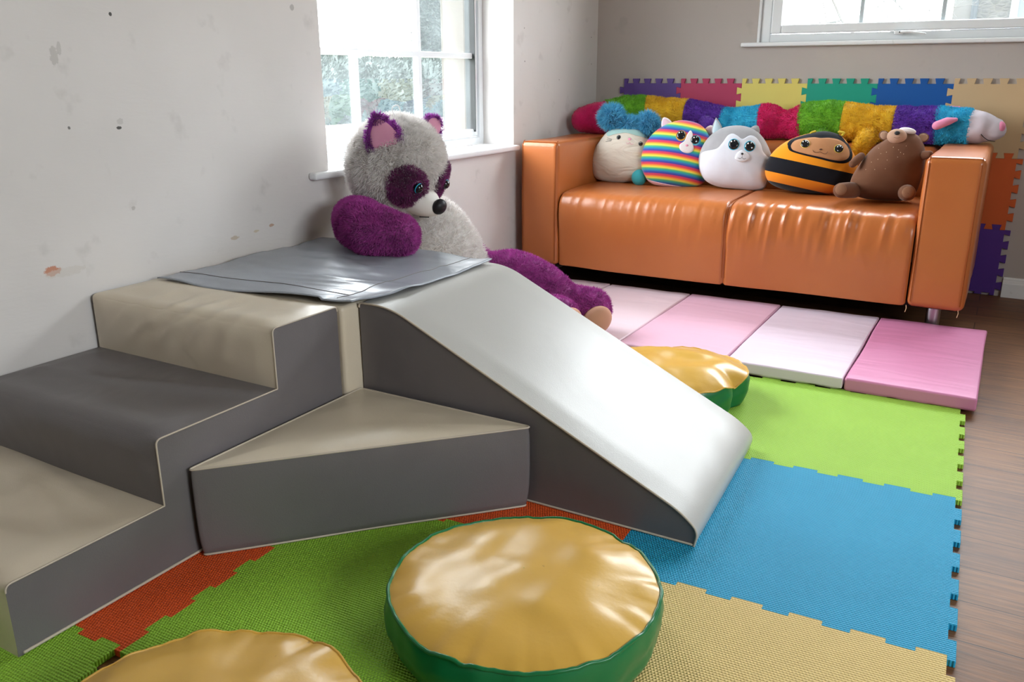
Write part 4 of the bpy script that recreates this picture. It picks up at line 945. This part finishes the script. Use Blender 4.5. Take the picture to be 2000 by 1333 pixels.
for sgn in (-1, 1):
    rows = []; K = 9; NN = 30
    for k in np.linspace(1, .02, K):
        row = []
        for a in np.linspace(0, 2*math.pi, NN, endpoint=False):
            dl, du = .052*math.cos(a)*k, .064*math.sin(a)*k; rr_ = rad(-25); dl, du = dl*math.cos(rr_)-du*math.sin(rr_), dl*math.sin(rr_)+du*math.cos(rr_)
            cl_, cu = .074+dl, -.008+du; q = math.hypot(cl_/HR[1], cu/HR[2])
            if q > .97: cl_ *= .97/q; cu *= .97/q
            P0 = hp(sgn*cl_, cu, 0); nrm = P0-C0; nrm /= np.linalg.norm(nrm); row.append(P0+nrm*(.013 if k < 1 else .003))
        rows += row
    F = gridF(K, NN, False, True, flip=sgn > 0)+[tuple((K-1)*NN+k for k in range(NN))]
    if sgn < 0: F = gridF(K, NN, False, True)[:]; 
    V = np.array(rows)
    a_, b_, c_ = V[F[0][0]], V[F[0][1]], V[F[0][2]]
    if np.dot(np.cross(b_-a_, c_-a_), a_-C0) < 0: F = [f[::-1] for f in F]
    epq = hp(sgn*.067, .004, .013); o = furry('eye_patch', V, F, 7000, .014, M_pd, pd, wd=.0016, seed=8+sgn, mask=lambda P: np.linalg.norm(P-epq, axis=1) > .021); o['label'] = 'dark purple fur patch around the eye'
    ep = hp(sgn*.067, .004, .021); d = ep-C0; d /= np.linalg.norm(d)
    V, F = ball(ep, (.0155,)*3); e = mesh('eye', V, F, M_eye, pd)
    V, F = tube([ep+d*.002+(l_*math.cos(a)+u_*math.sin(a))*.0148 for a in np.linspace(0, 2*math.pi, 20, endpoint=False)], .0016, 6, closed=True); mesh('eye_ring', V, F, M_blue, e)
def mzf(D, P): P = P.copy(); P[:, 1] *= 1-.25*np.clip(D[:, 0], 0, 1); P[:, 2] *= 1-.2*np.clip(D[:, 0], 0, 1); return P
V, F = ball(C0+f_*.115-u_*.055, (.088, .062, .052), AXS, 36, 24, mzf); mzz = mesh('muzzle', V, F, velvet('white_muzzle', 'e8e4de'), pd)
V, F = ball(C0+f_*.198-u_*.040, (.020, .026, .025), AXS, 24, 16); mesh('nose', V, F, Mat('black_nose', '16151a', .5, .4).m, mzz)
V, F = tube([C0+f_*.16-u_*.094-l_*.025, C0+f_*.175-u_*.09, C0+f_*.16-u_*.094+l_*.025], .0016, 6); mesh('mouth', V, F, M_line, mzz)
# ears
M_pf = furmat('ear_purple_fur', '9a3aa0', '7c2a84'); M_pin = velvet('pink_ear_lining', 'd293ac', 'c5839f')
ear(pd, C0+np.array([.045, -.118, .092]), (-.12, -.30, .95), .062, .074, .014, M_pf, M_pin, nrm=(.62, -.78, .1), bend=.014, furn=5200, L=.014, pointed=.55)
ear(pd, C0+np.array([.070, .095, .112]), (.10, .75, .65), .045, .036, .012, M_pf, M_pin, nrm=(.8, -.3, -.1), bend=.01, furn=2200, L=.014, seed=7, pointed=.5)
V, F = tube(spline([C0+[.03, -.03, .142], C0+[.025, -.045, .170], C0+[.03, -.02, .178], C0+[.035, -.012, .145]], 12), .0018, 6); mesh('hanging_loop', V, F, M_glint, pd)
# body
def bf(D, P): P = P.copy(); k = np.clip(P[:, 2]/.23, -1, 1); P[:, :2] *= (1-.22*np.clip(k, 0, 1))[:, None]; return P
V, F = ball((.235, -1.80, .285), (.178, .195, .240), None, 48, 32, bf); V[:, 2] = np.maximum(V[:, 2], .055); V[:, 0] = np.maximum(V[:, 0], .03)
furry('body', V, F, 28000, .018, M_pw, pd, wd=.0018, seed=5)['label'] = 'white furry belly'
def plimb(nm, pts, rr, n, sd, mat=M_pp, L=.018, zmin=None):
    V, F = tube(spline(pts, 22), np.interp(np.linspace(0, 1, 22), np.linspace(0, 1, len(rr)), rr), 28)
    V = np.array(V)+.004*fbm(np.array(V)*12, sd, 2)[:, None]
    if zmin: V[:, 2] = np.maximum(V[:, 2], zmin)
    return furry(nm, V, F, n, L, mat, pd, wd=.0017, seed=sd)
plimb('arm', [(.15, -2.08, .49), (.24, -2.16, .488), (.325, -2.20, .480), (.395, -2.185, .473)], [.060, .072, .075, .060], 30000, 11, M_pp, L=.0115, zmin=.424)
plimb('arm', [(.15, -1.66, .40), (.20, -1.60, .33), (.27, -1.56, .25)], [.06, .065, .055], 3500, 12)
plimb('leg', [(.31, -1.64, .215), (.42, -1.59, .235), (.53, -1.56, .205), (.60, -1.54, .158), (.64, -1.52, .143), (.690, -1.50, .135)], [.085, .090, .078, .062, .066, .066], 28000, 13, L=.013, zmin=.056)['label'] = 'purple leg stretched onto the pink mat'
plimb('leg', [(.33, -1.90, .17), (.46, -1.86, .17), (.57, -1.80, .175), (.64, -1.76, .172), (.68, -1.735, .168)], [.08, .082, .072, .062, .06], 15000, 14, L=.013, zmin=.056)
M_sole = velvet('tan_sole', 'cf9f86')
for c, d in (((.715, -1.528, .110), (.72, -.58, -.38)), ((.715, -1.755, .150), (.9, -.35, -.2))):
    d = np.array(d); d = d/np.linalg.norm(d); sd = np.cross((0, 0, 1), d); sd /= np.linalg.norm(sd); up = np.cross(d, sd)
    V, F = ball(np.array(c)+d*.012, (.030, .056, .060), [d, sd, up]); V[:, 2] = np.maximum(V[:, 2], .055); mesh('foot_sole', V, F, M_sole, pd)['label'] = 'smooth tan foot sole'

# ------------------------------------------------------------------ outdoors
def stone(name, c1, c2, sc=3., mo='55514a'):
    m = Mat(name, c1, .9, .2); br = m.node('TexVoronoi'); br.feature = 'F1'; br.inputs['Scale'].default_value = sc; m.l.new(m.coord((1, 1, 1.9)), br.inputs['Vector'])
    m.mix(m.math('MULTIPLY', m.noise(4, 3), .9), c2); e = m.node('TexVoronoi'); e.feature = 'DISTANCE_TO_EDGE'; e.inputs['Scale'].default_value = sc; m.l.new(m.coord((1, 1, 1.9)), e.inputs['Vector'])
    m.mix(m.math('MULTIPLY', m.math('LESS_THAN', e.outputs['Distance'], .05), .6), mo); m.bump(e.outputs['Distance'], .03, .6); return m.m
tag(Geo().box((-30, -20, -.9), (20, 40, -.6)).make('ground', flat('garden_grass', '4d5a3c', .95), smooth=False), kind='structure')
tag(Geo().box((-8.4, 0, -.6), (-8, 20, .10)).make('garden_wall', stone('garden_stone', '6a655c', '4e4a43', 2.2), smooth=False), 'low rubble stone garden wall seen through the left window', 'wall')
M_leafd = flat('dark_leaf', '14231d', .7); M_leaf2 = flat('green_leaf', '131f1b', .7)
hd = empty('hedge', (-9.8, 10, -.6), 'dark green hedge behind the garden wall', 'hedge'); g = Geo()
rng = np.random.default_rng(4)
for k in range(15):
    g.add(*ball((-9.8+rng.normal(0, .15), 5.+k*.62, .35+rng.normal(0, .06)), (.8, .75, .98+rng.normal(0, .05)), None, 16, 10))
furry('foliage', np.array(g.V), g.F, 60000, .11, M_leafd, hd, wd=.03, seed=2)
for nm, (x, y), h_, w_, lab in (('conifer_tree', (-11.4, 15.9), 5.6, 1.35, 'dark evergreen tree right of the hedge seen through the window'), ('conifer_tree', (-12.0, 10.2), 2.4, .7, 'small evergreen tree behind the hedge')):
    t = empty(nm, (x, y, -.6), lab, 'tree'); V, F = tube([(x, y, -.6), (x, y, .2)], .12, 10); mesh('trunk', V, F, flat('bark', '4a3c30', .9), t)
    V, F = tube([(x, y, -.2+h_*q) for q in np.linspace(0, 1, 9)], [w_*(1-.65*q)*(1+.08*math.sin(k*5)) for k, q in enumerate(np.linspace(0, 1, 9))], 18); furry('foliage', V, F, 30000, .14, M_leaf2, t, wd=.035, seed=6)
bl = empty('stone_building', (3.2, 9, -.6), 'rubble stone house seen through the right end of the high window', 'building')
g = Geo().box((1.22, 8, -.6), (7, 11, 4.8)); g.make('wall', stone('house_stone', '322e2a', '201e1b', 11., '3a362f'), bl, smooth=False)
g = Geo().box((1.02, 7.96, -.6), (1.22, 8.2, 4.8)); g.make('corner_stones', flat('dressed_stone', '2e2a26', .9), bl, smooth=False)
V, F = tube([(1.25, 7.93, -.6), (1.25, 7.93, 4.8)], .035, 10); mesh('drainpipe', V, F, flat('slate_blue_pipe', '0e1216', .9), bl)
fr = Geo().box((1.62, 7.97, 1.52), (1.70, 8.02, 2.9)).box((1.62, 7.97, 1.45), (2.6, 8.02, 1.52)).make('window', flat('white_frame', '3e3c38', .6), bl, smooth=False)
Geo().box((1.70, 7.985, 1.52), (2.55, 8.0, 2.9)).make('pane', flat('blue_grey_pane', '16202a', .4), fr, smooth=False)
bt = empty('bare_tree', (.64, 5.1, -.6), 'leafless tree outside the high window', 'tree'); g = Geo(); rng = np.random.default_rng(11)
def branch(p, d, L, r, lv):
    p = np.array(p); d = np.array(d)/np.linalg.norm(d); pts = [p]
    for k in range(4): d = d+rng.normal(0, .16, 3); d /= np.linalg.norm(d); pts.append(pts[-1]+d*L/4)
    g.tube(pts, np.linspace(r, r*.6, 5), 6)
    if lv > 0:
        for k in range(3):
            q = pts[2+k%3] if k < 2 else pts[-1]; branch(q, d+rng.normal(0, .65, 3), L*.68, r*.58, lv-1)
branch((.64, 5.1, -.6), (.02, 0, 1), 1.65, .03, 5)
g.make('branches', flat('bare_bark', '2e2823', .9), bt)
